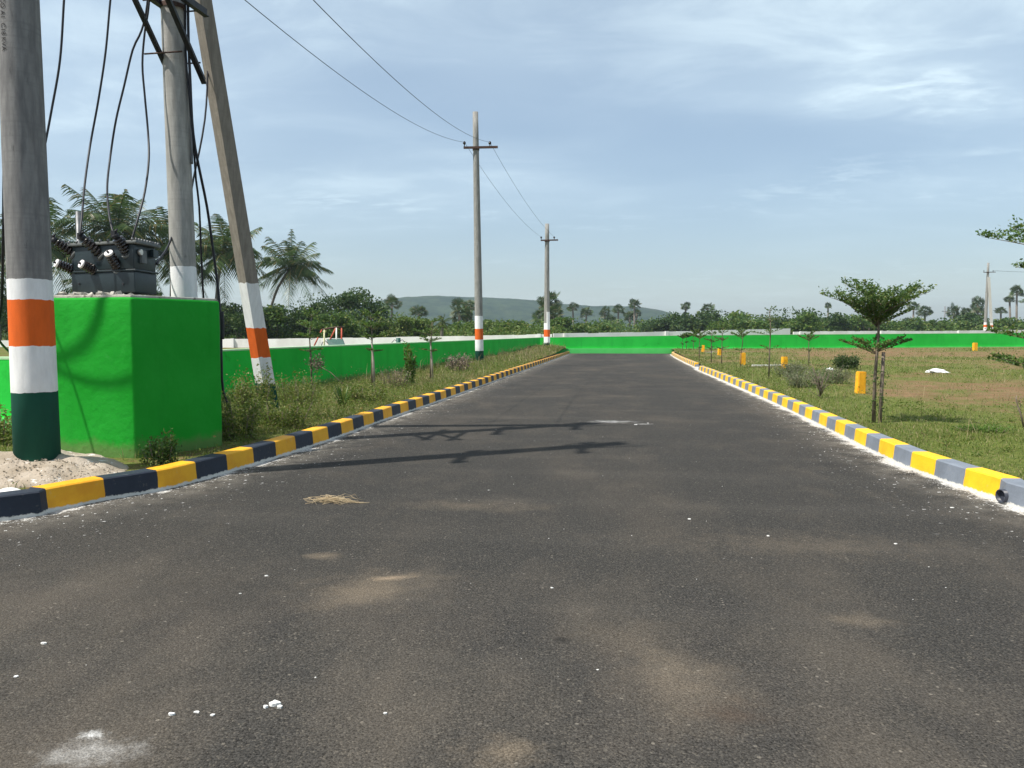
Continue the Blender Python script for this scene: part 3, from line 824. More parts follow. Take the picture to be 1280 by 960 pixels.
for (a_, b_) in LV: bushing(onface(*a_, .0), onface(b_[0], b_[1], .22), .068, True)
# small fittings on the tank
for u, v in ((102, 355), (157, 355)):
    mb = MB(); p = onface(u, v, .01); mb.box(p, (.05, .03, .045)); mb.tube([p - fnorm * -.02, p + fnorm * .045], .012, 8)
    mb.build('earthing_boss', M['steel'], tr)
sf = lambda k, z: tB.lerp(tCc, k) + Vector((0, 0, z)) + snorm * .0
zz = tzf(320)
mb = MB(); p = sf(.36, zz); mb.box(p + snorm * .012, (.03, .11, .15), Matrix.Rotation(math.atan2(sdir.y, sdir.x) - math.pi / 2, 3, 'Z')); mb.build('rating_plate', M['lid'], tr)
mb = MB(); p = sf(.22, zz + .05); mb.tube([p, p + snorm * .035], .035, 14); mb.build('oil_gauge', M['brass'], tr)
mb = MB(); p = sf(.8, zz + .06); mb.box(p + snorm * .03, (.05, .12, .09), Matrix.Rotation(math.atan2(sdir.y, sdir.x) - math.pi / 2, 3, 'Z')); mb.build('lifting_lug', M['tank'], tr)
for k in np.linspace(.04, .96, 9):
    for a_, b_ in ((0, 1), (1, 2)):
        q = scaled(1.085); p = q[a_].lerp(q[b_], k); MB().tube([(p.x, p.y, z_lid + .03), (p.x, p.y, z_lid + .062)], .013, 6).build('lid_bolt', M['galv'], tr)

# ------------------------------------------------------------------ double pole
P1 = G(47, 573, .28)
P2 = C(235, 10.45, 0)
P3 = C(599.5, 36, .1)
P4 = C(683.5, 58, .35)
PH = 10.9
def shaft(root, base, h, r0, r1, mat, lean=(0, 0), seg=24, z0=-.3):
    mb = MB(); n = 10
    pts = [Vector((lean[0] * k / n, lean[1] * k / n, z0 + (h - z0) * k / n)) for k in range(n + 1)]
    rad = [r0 + (r1 - r0) * k / n for k in range(n + 1)]
    mb.tube(pts, rad, seg)
    return local(mb.build('shaft', mat, root))
def bands(base_z, *tops): return [(tops[0] - base_z, DGREEN), (tops[1] - base_z, WHITE), (tops[2] - base_z, ORANGE), (tops[3] - base_z, WHITE)]
d1 = (P1 - Vector((0, 0, CAM_H))).dot(VF)
pm1 = pole_mat('concrete_pole_near', ((.145, .142, .14), (.24, .235, .225)), bands(P1.z, HZ(489, d1), HZ(432.5, d1), HZ(376, d1), HZ(351, d1)))
pole1 = thing('utility_pole', 'thick round concrete utility pole at the left edge, orange, white and green foot in gravel', 'utility pole', P1, 0, 'round concrete utility poles')
shaft(pole1, P1, PH - .3, .213, .15, pm1, (-.03, .0), 32)
pm2 = pole_mat('concrete_pole_plinth', ((.25, .245, .225), (.38, .37, .34)), bands(0, .4, .9, 1.3, HZ(335, 10.5)))
pole2 = thing('utility_pole', 'round grey concrete pole with white foot behind the green plinth, steel braces above', 'utility pole', (P2.x, P2.y, 0), 0, 'round concrete utility poles')
shaft(pole2, P2, PH - .7, .178, .125, pm2, (-.16, .0), 32)
def top_set(root, base, zs, dirv, L, mat_):
    for z in zs:
        mb = MB(); mb.bar(Vector((0, 0, z)) - dirv * L + Vector((0, -.15, 0)), Vector((0, 0, z)) + dirv * L + Vector((0, -.15, 0)), .08, .1)
        ca = local(mb.build('crossarm', mat_, root))
        for k in (-.92, 0.35, .92):
            p = dirv * (L * k) + Vector((0, -.15, z + .05))
            mb = MB(); mb.tube([p, p + Vector((0, 0, .06)), p + Vector((0, 0, .1)), p + Vector((0, 0, .16)), p + Vector((0, 0, .2))], [.02, .06, .035, .055, .03], 10)
            local(mb.build('insulator', M['porcelain'], root))
span = (P2 - P1); span.z = 0; span.normalize()
top_set(pole1, P1, (7.0, 9.7), span, .5, M['steel'])
top_set(pole2, P2, (7.2, 9.4), span, .5, M['steel'])
# fanned horn arms at the heads (their shadows lie on the road)
for rt, hz in ((pole1, 9.2), (pole2, 8.9)):
    for (ax_, ay_) in ((.34, -.1), (-.34, .12), (.16, .3), (-.18, -.3)):
        mb = MB(); mb.tube([(ax_ * .25, ay_ * .25, hz), (ax_ * .9, ay_ * .9, hz + .7), (ax_ * 1.1, ay_ * 1.1, hz + 1.35)], .03, 6); local(mb.build('horn_bracket', M['steel'], rt))
# horizontal beams and diagonal braces between the two poles (bolted on the rear pole)
nside = Vector((span.y, -span.x, 0))
def beam(name, z2, z1, side, w=.075, h=.10, over=.34, stop=1.0):
    a_ = Vector((P2.x, P2.y, z2)) + nside * side; b_ = Vector((P1.x, P1.y, z1)) + nside * side
    d = (b_ - a_).normalized(); b_ = a_.lerp(b_, stop)
    mb = MB(); mb.bar(a_ - d * over, b_ + d * .2, w, .016); mb.bar(a_ - d * over + Vector((0, 0, h / 2)) * 1, b_ + d * .2 + Vector((0, 0, h / 2)), .014, h)
    mb.build(name, M['steel'], pole2)
zb = HZ(20, 10.45)
beam('cross_beam', zb, zb, .19, stop=.28); beam('cross_beam', zb - .02, zb - .02, -.19, stop=.28)
zd = HZ(83, 10.45)
beam('diagonal_brace', zd, zd + 2.75, .19, .07, .09, stop=.3); beam('diagonal_brace', zd - .14, zd + 2.6, -.19, .06, .08, .05, stop=.3)
for z in (zb + .03, zd + .03):
    for q_ in (-.21, .21):
        mb = MB(); mb.tube([Vector((P2.x - .08, P2.y, z)) + span * q_ - nside * .30, Vector((P2.x - .08, P2.y, z)) + span * q_ + nside * .24], .011, 6)
        mb.build('clamp_bolt', M['rust_steel'], pole2)
mb = MB(); mb.tube([(P2.x - .09, P2.y, zb - .03), (P2.x - .09, P2.y, zb + .03)], .158, 24, cap=False); mb.build('clamp_band', M['rust_steel'], pole2)
# stencilled marking on the near pole
def wrapped_text(txt, size, zc, ang, rad, root, mat_):
    cu = bpy.data.curves.new('stencil', 'FONT'); cu.body = txt; cu.size = size; cu.align_x = 'LEFT'; cu.align_y = 'CENTER'
    to = bpy.data.objects.new('stencil', cu); COL.objects.link(to)
    dg = bpy.context.evaluated_depsgraph_get()
    me = bpy.data.meshes.new_from_object(to.evaluated_get(dg)); bpy.data.objects.remove(to)
    bm = bmesh.new(); bm.from_mesh(me)
    bmesh.ops.subdivide_edges(bm, edges=[e for e in bm.edges if e.calc_length() > size * .4], cuts=2)
    for v in bm.verts:      # text runs downwards, wrapped on the shaft
        x, y = v.co.x, v.co.y
        z = zc - x; r = rad(z) + .004; a = ang + y / r
        v.co = Vector((math.cos(a) * r - .03 * z / PH, math.sin(a) * r, z))
    bm.to_mesh(me); bm.free(); me.name = 'stencil_mark'; me.materials.clear(); me.materials.append(mat_)
    o = bpy.data.objects.new('stencil_mark', me); COL.objects.link(o); o.parent = root
    o['label'] = 'small black stencilled marking running down the pole'
    return o
z_txt = HZ(13, d1) - P1.z
wrapped_text('MICO A1  C18 KVA', .068, z_txt, R(-95), lambda z: .213 + (.15 - .213) * (z + .3) / (PH), pole1, M['ink'])

# ------------------------------------------------------------------ gravel mound
mb = MB(); n = 60; V = []
for j in range(n):
    for i in range(n):
        x = (i / (n - 1) - .5) * 3.0; y = (j / (n - 1) - .5) * 2.3
        r = math.hypot((x + .15) / 1.12, y / .86)
        h = .21 * max(0, 1 - r ** 2.6) if r < 1 else 0
        edge_ = min(1, max(0, (1.02 - r) * 4))
        h += edge_ * (.075 * mnoise.fractal(Vector((x * 2.2, y * 2.2, 1)), 1, 2, 4) + .02 * mnoise.noise(Vector((x * 9, y * 9, 2))) + .012 * mnoise.noise(Vector((x * 24, y * 24, 4))))
        px_, py_ = P1.x + x - .05, P1.y + y - .02
        dk = float(kx(KL[KL[:, 1] >= 2.2], py_)) - px_
        h = min(h, max(-.25, (dk - .20) * 1.6 + .06))
        V.append((px_, py_, .115 + h - (.12 if r > 1 else 0)))
idx = np.arange(n * n).reshape(n, n)
fc = np.stack([idx[:-1, :-1], idx[:-1, 1:], idx[1:, 1:], idx[1:, :-1]], -1).reshape(-1, 4)
mb.add(V, [tuple(f) for f in fc.tolist()], 0, True)
mo = tag(mb.build('gravel_mound', M['mound'], None, (P1.x, P1.y, 0)), 'lumpy mound of beige concrete and gravel packed around the foot of the left pole', 'gravel mound')
stones = MB()
for k in range(900):
    x = rnd.gauss(0, .55); y = rnd.gauss(-.1, .42); r = math.hypot((x + .18) / 1.22, (y + .1) / .88)
    if r > .95: continue
    h = .115 + .19 * max(0, 1 - r ** 2.2); s = rnd.uniform(.004, .013)
    px_, py_ = P1.x + x - .05, P1.y + y - .02
    if float(kx(KL[KL[:, 1] >= 2.2], py_)) - px_ < .26: continue
    stones.box((px_, py_, h + .01), (s * 1.4, s, s), Matrix.Rotation(rnd.uniform(0, 3), 3, Vector((rnd.random(), rnd.random(), rnd.random())).normalized()))
sto = stones.build('gravel', M['mound'], mo); sto.matrix_parent_inverse = Matrix.Translation(-mo.location)
sto['kind'] = 'stuff'
# pale stone half hidden behind the kerb at the left edge
bm = bmesh.new(); bmesh.ops.create_icosphere(bm, subdivisions=3, radius=.075)
for v in bm.verts:
    v.co *= 1 + .18 * mnoise.noise(v.co * 7); v.co.z *= .55; v.co.x *= 1.4
me = bpy.data.meshes.new('stone'); bm.to_mesh(me); bm.free(); me.materials.append(M['stone_white'])
for p in me.polygons: p.use_smooth = True
o = bpy.data.objects.new('stone', me); COL.objects.link(o); q = G(8, 612, .2); o.location = (q.x - .02, q.y + .05, .165)
tag(o, 'pale rounded stone lying against the back of the kerb at the left edge', 'stone')

# ------------------------------------------------------------------ leaning strut pole
sb = C(337, 12.75, .1)
stp = Vector((P2.x - .17, P2.y + .28, 8.3))
root = thing('strut_pole', 'slanting square concrete strut leaning on the pole, orange white and green foot', 'strut pole', sb)
ax = (stp - sb).normalized()
# section axes: wide face turned to the camera, grooved side to the right
tocam = (Vector((0, 0, 1.5)) - sb).normalized(); wdir = ax.cross(tocam).normalized(); 
ang = R(36)
w1 = (wdir * math.cos(ang) + ax.cross(wdir) * math.sin(ang)).normalized(); w2 = ax.cross(w1).normalized()
L = (stp - sb).length + 1.0
hw, hd, gz = .118, .105, .04
sec = [(-hw, -hd), (hw, -hd), (hw, -hd * .62), (hw - gz, -hd * .45), (hw - gz, hd * .45), (hw, hd * .62), (hw, hd), (-hw, hd)]
mb = MB(); V = []; ns = 12
for k in range(ns + 1):
    tt = -.5 + (L + .5) * k / ns; sc = 1 - .22 * max(tt, 0) / L
    for (a_, c_) in sec: V.append(ax * tt + (w1 * a_ + w2 * c_) * sc)
ne = len(sec); fcs = [(k * ne + i, k * ne + (i + 1) % ne, (k + 1) * ne + (i + 1) % ne, (k + 1) * ne + i) for k in range(ns) for i in range(ne)]
fcs += [tuple(reversed(range(ne))), tuple(range(ns * ne, ns * ne + ne))]
mb.add(V, fcs)
zb_ = lambda v: HZ(v, 12.5) - sb.z
pm = pole_mat('concrete_strut', ((.20, .175, .145), (.29, .26, .22)), [(zb_(480), DGREEN), (zb_(447), WHITE), (zb_(410), ORANGE), (zb_(356), WHITE)], .02)
o = local(mb.build('shaft', pm, root)); bm_fix(o)

# ------------------------------------------------------------------ line poles beyond
def line_pole(base, top_v, d, arm_v, arm_px, label, r0, r1, bnd, lean=(0, 0), arms=True, nm='concrete_pole'):
    root = thing('utility_pole', label, 'utility pole', base, 0, 'round concrete utility poles')
    h = HZ(top_v, d) - base.z
    shaft(root, base, h, r0, r1, pole_mat(nm, GREY, bnd), lean, 20)
    az_ = HZ(arm_v, d) - base.z
    L0, L1 = [(x / F * d) for x in arm_px]
    k = az_ / h; cx_, cy_ = lean[0] * k, lean[1] * k
    mb = MB(); mb.bar(VR * L0 + Vector((cx_, cy_, az_)) - VF * (r1 + .05), VR * L1 + Vector((cx_, cy_, az_ + .03)) - VF * (r1 + .05), .07, .1)
    local(mb.build('crossarm', M['rust_steel'], root))
    mb = MB(); mb.tube([(cx_, cy_, az_ - .07), (cx_, cy_, az_ + .07)], r1 * 1.28, 16, cap=False); local(mb.build('clamp_band', M['rust_steel'], root))
    tips = []
    for x in (L0 * .93, L1 * .64 if L1 > .5 else L1 * .93):
        p = VR * x + Vector((cx_, cy_, az_ + .05)) - VF * (r1 + .05)
        mb = MB(); mb.tube([p, p + Vector((0, 0, .08)), p + Vector((0, 0, .13)), p + Vector((0, 0, .2)), p + Vector((0, 0, .24))], [.02, .02, .07, .06, .03], 10)
        local(mb.build('insulator', M['porcelain'], root)); tips.append(base + p + Vector((0, 0, .2)))
    return root, tips
d3 = 36.; dgb = lambda d, *v: [(HZ(x, d), c) for x, c in zip(v, (DGREEN, WHITE, ORANGE, WHITE))]
def rel(bn, z): return [(a_ - z, c) for a_, c in bn]
pole3, tips3 = line_pole(P3, 145, d3, 189.5, (-15, 27), 'tall round concrete pole standing mid verge beside the kerb, rusty crossarm near its top', .205, .125,
                         rel(dgb(d3, 438.5, 424.5, 411, 395), P3.z), (-.17, 0), nm='concrete_pole_mid')
mb = MB(); mb.tube([(P3.x, P3.y, -.1), (P3.x, P3.y, .19)], [.55, .42], 18); mb.build('concrete_footing', M['cement'], pole3)
d4 = 58.
pole4, tips4 = line_pole(P4, 281, d4, 302, (-8, 13.5), 'more distant round concrete pole on the grassy mound where the road ends', .24, .15,
                         rel(dgb(d4, 429, 421, 412, 404), P4.z), (.0, 0), nm='concrete_pole_far')
mb = MB(); mb.bar(Vector((.15, -.28, HZ(428, d4) - P4.z)), Vector((.02, -.02, HZ(318, d4) - P4.z)), .2, .18); local(mb.build('strut', pole_mat('concrete_strut_far', GREY, [(HZ(429, d4) - P4.z, DGREEN), (HZ(421, d4) - P4.z, WHITE), (HZ(412, d4) - P4.z, ORANGE), (HZ(390, d4) - P4.z, WHITE)]), pole4))
d5 = 118.; P5 = C(1231, d5, 0)
pole5, tips5 = line_pole(P5, 329, d5, 341, (-6.5, 8.5), 'pale concrete pole with slanting strut far off beyond the green wall on the right', .26, .15,
                         [(HZ(413.5, d5), (.7, .3, .26)), (HZ(409, d5), WHITE), (HZ(406, d5), ORANGE), (HZ(403, d5), WHITE)], (.1, 0), nm='concrete_pole_right')
mb = MB(); mb.bar(Vector((1.05, -.3, 0)), Vector((.12, -.25, HZ(347, d5))), .32, .3)
local(mb.build('strut', pole_mat('concrete_strut_right', ((.42, .41, .38), (.55, .54, .5)), [(HZ(413, d5), (.7, .3, .26)), (HZ(409, d5), WHITE), (HZ(406.5, d5), ORANGE), (HZ(404, d5), WHITE)]), pole5))
mast = thing('mast', 'thin dark distant mast above the treeline near the far right pole', 'mast', C(1180, 190, 0))
mb = MB(); h = HZ(383, 190); mb.tube([(0, 0, 0), (0, 0, h)], [.2, .12], 8); local(mb.build('shaft', M['galv'], mast))
mb = MB(); mb.bar((-.7, 0, h - 1.2), (.7, 0, h - 1.2), .15, .15); local(mb.build('crossarm', M['galv'], mast))

# ------------------------------------------------------------------ wires and cables
def strand(name, pts, r, label, cat, group, mat_, seg=6, res=14):
    pts = catmull([tuple(p) for p in pts], .25) if res is None else np.concatenate([catmull([tuple(p) for p in pts], max(.02, np.linalg.norm(np.array(tuple(pts[1])) - np.array(tuple(pts[0]))) / res))])
    o = MB().tube([Vector(p) for p in pts], r, seg).build(name, mat_, None, Vector(pts[0]))
    return tag(o, label, cat, group)
def sag(a, b, s, n=24):
    return [a.lerp(b, k / n) - Vector((0, 0, 4 * s * (k / n) * (1 - k / n))) for k in range(n + 1)]
def wire(a, b, s, r, label):
    pts = sag(a, b, s)
    o = MB().tube(pts, r, 5).build('overhead_wire', M['wire'], None, a); tag(o, label, 'wire', 'overhead wires')
# the wires leave towards the head of the double pole; the far end is placed so that each passes where the photo shows it
def fit_far(a, target, uvt, s):
    best = None
    for z in np.linspace(4, 14, 201):
        b = Vector((target.x, target.y, z)); e = 1e9
        for p in sag(a, b, s, 60):
            r = p - Vector((0, 0, CAM_H)); dd = r.dot(VF)
            if dd < .5: continue
            u = 640 + r.dot(VR) / dd * F; v = 480 - r.dot(VU) / dd * F
            e = min(e, math.hypot(u - uvt[0], v - uvt[1]))
        if best is None or e < best[0]: best = (e, z)
    return Vector((target.x, target.y, best[1]))
b0 = fit_far(tips3[0], P2 + span * -.45 + Vector((0, 0, 0)), (308, 0), .55)
b1 = fit_far(tips3[1], P2 + Vector((1.2, .2, 0)), (388, 0), .5)
wire(tips3[0], b0, .55, .0075, 'lower left overhead wire running from the mid verge pole up to the double pole')
wire(tips3[1], b1, .5, .0075, 'upper right overhead wire running from the mid verge pole up past the frame top')
wire(tips3[0], tips4[0], .5, .0075, 'left overhead wire sagging between the mid verge pole and the pole at the road end')
wire(tips3[1], tips4[1], .42, .0075, 'right overhead wire sagging between the mid verge pole and the pole at the road end')
wire(tips5[1], P(1400, 338, 118), .3, .02, 'thin overhead wire leaving the far right pole')
pd = 10.0
def cab(pix, r, label, d=pd, ends=None):
    pts = [P(*q, d) if len(q) == 2 else P(*q) for q in pix]
    return strand('power_cable', pts, r, label, 'cable', 'black cables hanging at the double pole', M['cable'], 6, 8)
cab([(88, -140, 9.2), (84, -60, 9.2), (80, 0, 9.2), (75, 75, 9.2), (64, 140, 9.2), (52, 205, 9.2), (44, 262, 9.3), (42, 300, 9.5)], .013, 'black cable hanging just right of the left pole and passing behind it')
cab([(150, -120), (144, -50), (138, 0), (132, 65), (123, 125), (113, 180), (106, 230, 9.6), (102, 275, 9.2), (100, 296, 9.1)], .013, 'black cable dropping straight to the middle upper bushing')
cab([(188, -60), (184, 5), (177, 38), (166, 62), (155, 108), (145, 150), (138, 195), (134, 235, 9.6), (137, 272, 9.2), (143, 296, 9.0)], .013, 'black cable bowing left between the plinth poles to the right upper bushing')
cab([(189, -60), (186, 6), (181, 40), (178, 80), (181, 120), (185, 165), (186, 200, 9.8), (181, 240, 9.6), (172, 275, 9.4), (164, 302, 9.3)], .013, 'black cable curling right down onto the transformer lid')
cab([(6, -120, 8.6), (6, 60, 8.6), (5, 200, 8.6), (4, 300, 8.8), (2, 380, 9.2), (-3, 420, 9.4), (12, 440, 10.4)], .016, 'vertical black cable at the very left edge behind the left pole')
cab([(236, -120, 10.2), (235, 0, 10.2), (236, 60, 10.2), (238, 105, 10.2), (240, 150, 10.25), (244, 185, 10.3), (252, 225, 10.45), (259, 260, 10.6), (266, 310, 10.7), (273, 365, 10.75), (276, 410, 10.7), (277, 455, 10.6), (279, 490, 10.6), (290, 516, 10.6)], .018, 'thick black cable running down the right side of the plinth pole to the weeds')
cab([(232, -120, 10.2), (232, 60, 10.2), (237, 120, 10.2), (242, 180, 10.35), (245, 225, 10.5), (249, 258, 10.6), (252, 330, 10.75), (255, 385, 10.9)], .014, 'second black cable strapped beside the plinth pole and ending behind the plinth')
cab([(264, -120, 11.4), (262, 0, 11.3), (260, 60, 11.2), (259, 110, 11.1), (256, 150, 11), (249, 190, 10.9), (242, 222, 10.85), (238, 250, 10.85), (236, 280, 10.9)], .013, 'thin black cable crossing in front of the slanting strut')
cab([(215, 296, 10.25), (210, 308, 10.1), (204, 318, 9.85), (197, 327, 9.6), (196, 330, 9.55)], .014, 'short black cable joining the transformer side to the plinth pole')
cab([(277, 390, 10.62), (277.5, 410, 10.62), (277.5, 424, 10.62)], .03, 'black cable joint sleeve at the corner of the plinth')
strand('conduit', [P(222, -60, 10.25), P(226, 20, 10.25), (P(231, 70, 10.25)), P(236, 110, 10.25), P(239, 160, 10.27), P(240, 205, 10.3)], .016, 'pale grey conduit clipped to the right of the plinth pole', 'conduit', None, M['galv'])
stl = thing('steel_post', 'thin pale grey post rising behind the transformer among the palms', 'post', C(103, 24, 0))
mb = MB(); mb.tube([(0, 0, 0), (0, 0, HZ(266, 24))], [.1, .07], 12); local(mb.build('shaft', M['galv'], stl))
# jumper loops hung out left of the frame at the pole heads; their shadows cross the plinth face
def onbox(u, v):
    """point on the plinth front at a photo pixel"""
    n = Vector((cD.y - cA.y, cA.x - cD.x, 0)).normalized(); r = VF + VR * ((u - 640) / F) + VU * ((480 - v) / F)
    t_ = (cA - Vector((0, 0, CAM_H))).dot(n) / r.dot(n); return Vector((0, 0, CAM_H)) + r * t_
def jumper(pix, h, r, label):
    pts = [onbox(u, v) + SUN_DIR * (hh) for (u, v), hh in zip(pix, h)]
    strand('jumper_cable', pts, r, label, 'cable', 'jumper cables looped left of the near pole', M['cable'], 6, 8)
jumper([(131, 340), (127, 372), (122, 400), (110, 425), (92, 441), (66, 449), (40, 447), (10, 420), (2, 380)], [4.4, 4.5, 4.6, 4.65, 4.7, 4.7, 4.65, 4.6, 4.5], .03, 'thick jumper cable looping down outside the left of the frame')
jumper([(190, 470), (165, 475), (135, 480), (105, 476), (70, 462), (40, 440), (5, 410)], [5.0, 5.0, 5.0, 5.0, 5.0, 5.0, 5.0], .024, 'second jumper cable looping wide outside the left of the frame')
jumper([(20, 290), (64, 402), (92, 480), (116, 560), (122, 580)], [3.6, 3.2, 3.0, 2.8, 2.75], .012, 'straight stay wire running down outside the left of the frame')

# ------------------------------------------------------------------ yellow marker stones
def marker(u, v_base, v_top, wpx, z, label, rz=0, tilt=0):
    p = G(u, v_base, z); d = (p - Vector((0, 0, CAM_H))).dot(VF)
    h = (v_base - v_top) / F * d; ww = wpx / F * d
    bm = bmesh.new(); bmesh.ops.create_cube(bm, size=1)
    for v in bm.verts:
        k = .94 if v.co.z > 0 else 1.0
        v.co = Vector((v.co.x * ww * k, v.co.y * ww * .8 * k, (v.co.z + .5) * (h + .1) - .1))
    bmesh.ops.bevel(bm, geom=list(bm.edges), offset=ww * .07, segments=2, affect='EDGES')
    bmesh.ops.subdivide_edges(bm, edges=[e for e in bm.edges if e.calc_length() > ww * .5], cuts=4, use_grid_fill=True)
    for v in bm.verts: v.co += Vector((1, 1, .5)) * (mnoise.noise(v.co * 14 + Vector((u, 0, 0))) * ww * .05)
    me = bpy.data.meshes.new('marker_stone'); bm.to_mesh(me); bm.free(); me.materials.append(M['marker'])
    o = bpy.data.objects.new('marker_stone', me); COL.objects.link(o); o.location = p; o.rotation_euler = (0, tilt, YAW + rz)
    tag(o, label, 'marker stone', 'yellow plot marker stones')
marker(1075, 490, 464.5, 10.5, .16, 'largest yellow marker stone beside the umbrella shaped tree, dark smudges on its face', .12, .03)
marker(980.5, 459.5, 446, 7, .20, 'yellow marker stone at the end of a thin pale line, right of the forked sapling', .2, -.02)
marker(928.5, 455, 441, 6, .22, 'yellow marker stone standing directly behind a sapling stem', .1)
marker(899.5, 444.5, 435.5, 4.5, .26, 'yellow marker stone with a pale line on its left', .15)
marker(878.5, 440.5, 431.5, 3.5, .28, 'smallest yellow marker stone, leaning, nearest the end of the road', -.1, .06)
marker(1218.5, 438.5, 428.5, 5, .31, 'lone yellow marker stone out by the green wall on the right', .1)
# lines of whitewash stones between plots
def plot_line(a, b, z, label):
    p, q = G(*a, z), G(*b, z); n = 18; mb = MB()
    for k in range(n):
        c = p.lerp(q, (k + rnd.uniform(-.2, .2)) / (n - 1)); L_ = (q - p).length / n
        mb.box(c + Vector((0, 0, .02)), (L_ * 1.05, .14, .07), Matrix.Rotation(math.atan2(q.y - p.y, q.x - p.x) + rnd.uniform(-.05, .05), 3, 'Z'))
    tag(mb.build('plot_line', M['stone_white'], None, p), label, 'plot line')
plot_line((941, 457.5), (977, 457.5), .19, 'thin pale line of whitewashed stones left of the second marker stone')
plot_line((884, 441.5), (898, 440), .26, 'short pale line of whitewashed stones between the two smallest marker stones')

# ------------------------------------------------------------------ small items on the ground
p = G(415, 627); mb = MB(); rs = np.random.RandomState(5)
for k in range(130):
    a_ = rs.normal(0, .55); L_ = rs.uniform(.10, .34); c = Vector((rs.normal(0, .13), rs.normal(0, .07), abs(rs.normal(0, .022)) + .008))
    d = Vector((math.cos(a_), math.sin(a_), rs.normal(0, .12))); 
    mb.tube([c - d * L_ / 2, c + Vector((0, 0, rs.uniform(0, .03))), c + d * L_ / 2 - Vector((0, 0, c.z * .6))], [.0035, .003, .0015], 4)
for k in range(9):
    c = Vector((.15 + .03 * k, -.01 * k, .01)); mb.tube([c, c + Vector((rs.uniform(.1, .25), rs.uniform(-.06, .05), .01))], .003, 4)
tag(mb.build('straw_heap', M['straw'], None), 'small heap of dry straw lying on the asphalt near the left kerb', 'straw').location = p; COL.objects['straw_heap'].scale = (.66, .66, .66)
p = G(1173, 465, .19)
bm = bmesh.new(); bmesh.ops.create_icosphere(bm, subdivisions=4, radius=.24)
for v in bm.verts:
    f_ = 1 + .5 * mnoise.fractal(v.co * 5, 1, 2, 4); v.co = Vector((v.co.x * 1.5 * f_, v.co.y * .7 * f_, max(-.02, v.co.z * .45 * f_)))
me = bpy.data.meshes.new('plastic_sheet'); bm.to_mesh(me); bm.free(); me.materials.append(M['bag'])
o = bpy.data.objects.new('plastic_sheet', me); COL.objects.link(o); o.location = p; tag(o, 'crumpled white plastic sheet lying on the brown field', 'plastic sheet')
o2 = o.copy(); COL.objects.link(o2); o2.location = G(1038, 462, .2); o2.scale = (.42, .5, .6); tag(o2, 'small scrap of white plastic beside the round dark bush', 'plastic scrap')
# drain pipe through the right kerb
q = G(1272, 631); kp = KR[np.argmin(np.hypot(KR[:, 0] - q.x, KR[:, 1] - q.y))]
dv = (VR * .93 + VF * .12); dv.z = 0; dv.normalize(); r_o, r_i = .062, .052
mb = MB(); n = 20; V = []
o0 = Vector((kp[0] - .028, kp[1], .075))
for (off, rr) in ((0, r_o), (.2, r_o), (.2, r_i), (0, r_i)):
    for k in range(n):
        a_ = 2 * math.pi * k / n; V.append(o0 + dv * off + Vector((-dv.y, dv.x, 0)) * (math.cos(a_) * rr) + Vector((0, 0, math.sin(a_) * rr)))
fcs = [(j * n + k, j * n + (k + 1) % n, ((j + 1) % 4) * n + (k + 1) % n, ((j + 1) % 4) * n + k) for j in (0, 2, 3) for k in range(n)]
mb.add(V, fcs, 0, True)
mb.add([o0 + dv * .035 + Vector((-dv.y, dv.x, 0)) * (math.cos(2 * math.pi * k / n) * r_i) + Vector((0, 0, math.sin(2 * math.pi * k / n) * r_i)) for k in range(n)], [tuple(range(n))])
o = tag(mb.build('drain_pipe', M['pipe_dark'], None, o0), 'dark open drain pipe end poking through the right kerb', 'drain pipe'); bm_fix(o)
# loose lime chips and grit on the asphalt
mb = MB(); rs = np.random.RandomState(11)
def chip(x, y, s, z=0.0):
    a0 = rs.uniform(0, 6.28); k_ = rs.randint(5, 8); ring = [(x + math.cos(a0 + 6.283 * j / k_) * s * rs.uniform(.35, .9), y + math.sin(a0 + 6.283 * j / k_) * s * rs.uniform(.3, .6)) for j in range(k_)]
    mb.prism(ring, z - .002, z + s * rs.uniform(.12, .4))
for k in range(700):
    K = KL if rs.rand() < .5 else KR; i = rs.randint(0, len(K)); 
    if not (4 < K[i, 1] < 34): continue
    off = abs(rs.normal(0, .28)) + .02; sgn = 1 if K is KL else -1
    chip(K[i, 0] + sgn * off, K[i, 1] + rs.normal(0, .1) - (off * .6 if K[i, 1] < 7.5 else 0), rs.uniform(.004, .013))
for k in range(140): chip(rs.uniform(-5, 5), rs.uniform(1.2, 14), rs.uniform(.003, .007))
for (u, v, s) in ((343, 881, .035), (350, 884, .02), (332, 884, .02), (215, 893, .018), (246, 890, .018), (266, 894, .018), (862, 649, .02), (795, 531, .035), (810, 529, .02), (1120, 680, .02), (55, 805, .02), (20, 846, .02), (333, 720, .016), (300, 742, .012), (960, 670, .02), (482, 892, .012), (1190, 635, .03), (690, 735, .012)):
    p = G(u, v); chip(p.x, p.y, s)
tag(mb.build('loose_grit', M['stone_white']), kind='stuff')

# ------------------------------------------------------------------ play equipment behind the left wall
pd_ = 27.
pl = thing('swing_frame', 'red and white play frame with dark slide standing behind the shaded green wall', 'play frame', C(408, pd_, .1))
def pp(u, v, dd=0): return P(u, v, pd_ + dd)
for (a_, b_, mt) in (((388, 442), (402.5, 412), 'red_paint'), ((410, 430), (420, 409), 'red_paint'), ((420.5, 409), (420.5, 444), 'white_paint'), ((427, 410), (427, 444), 'red_paint'), ((405.3, 411.5), (405.3, 444), 'cream_paint')):
    MB().tube([pp(*a_), pp(*b_)], .026, 8).build('post', M[mt], pl)
MB().tube([pp(402.5, 412), pp(420, 409), pp(430, 409.5)], .03, 8).build('top_bar', M['rust_steel'], pl)
mb = MB(); q = [pp(408, 424), pp(428, 423), pp(433.5, 438, -.4), pp(414, 440, -.4)]; q2 = [x + Vector((0, .06, -.02)) for x in q]
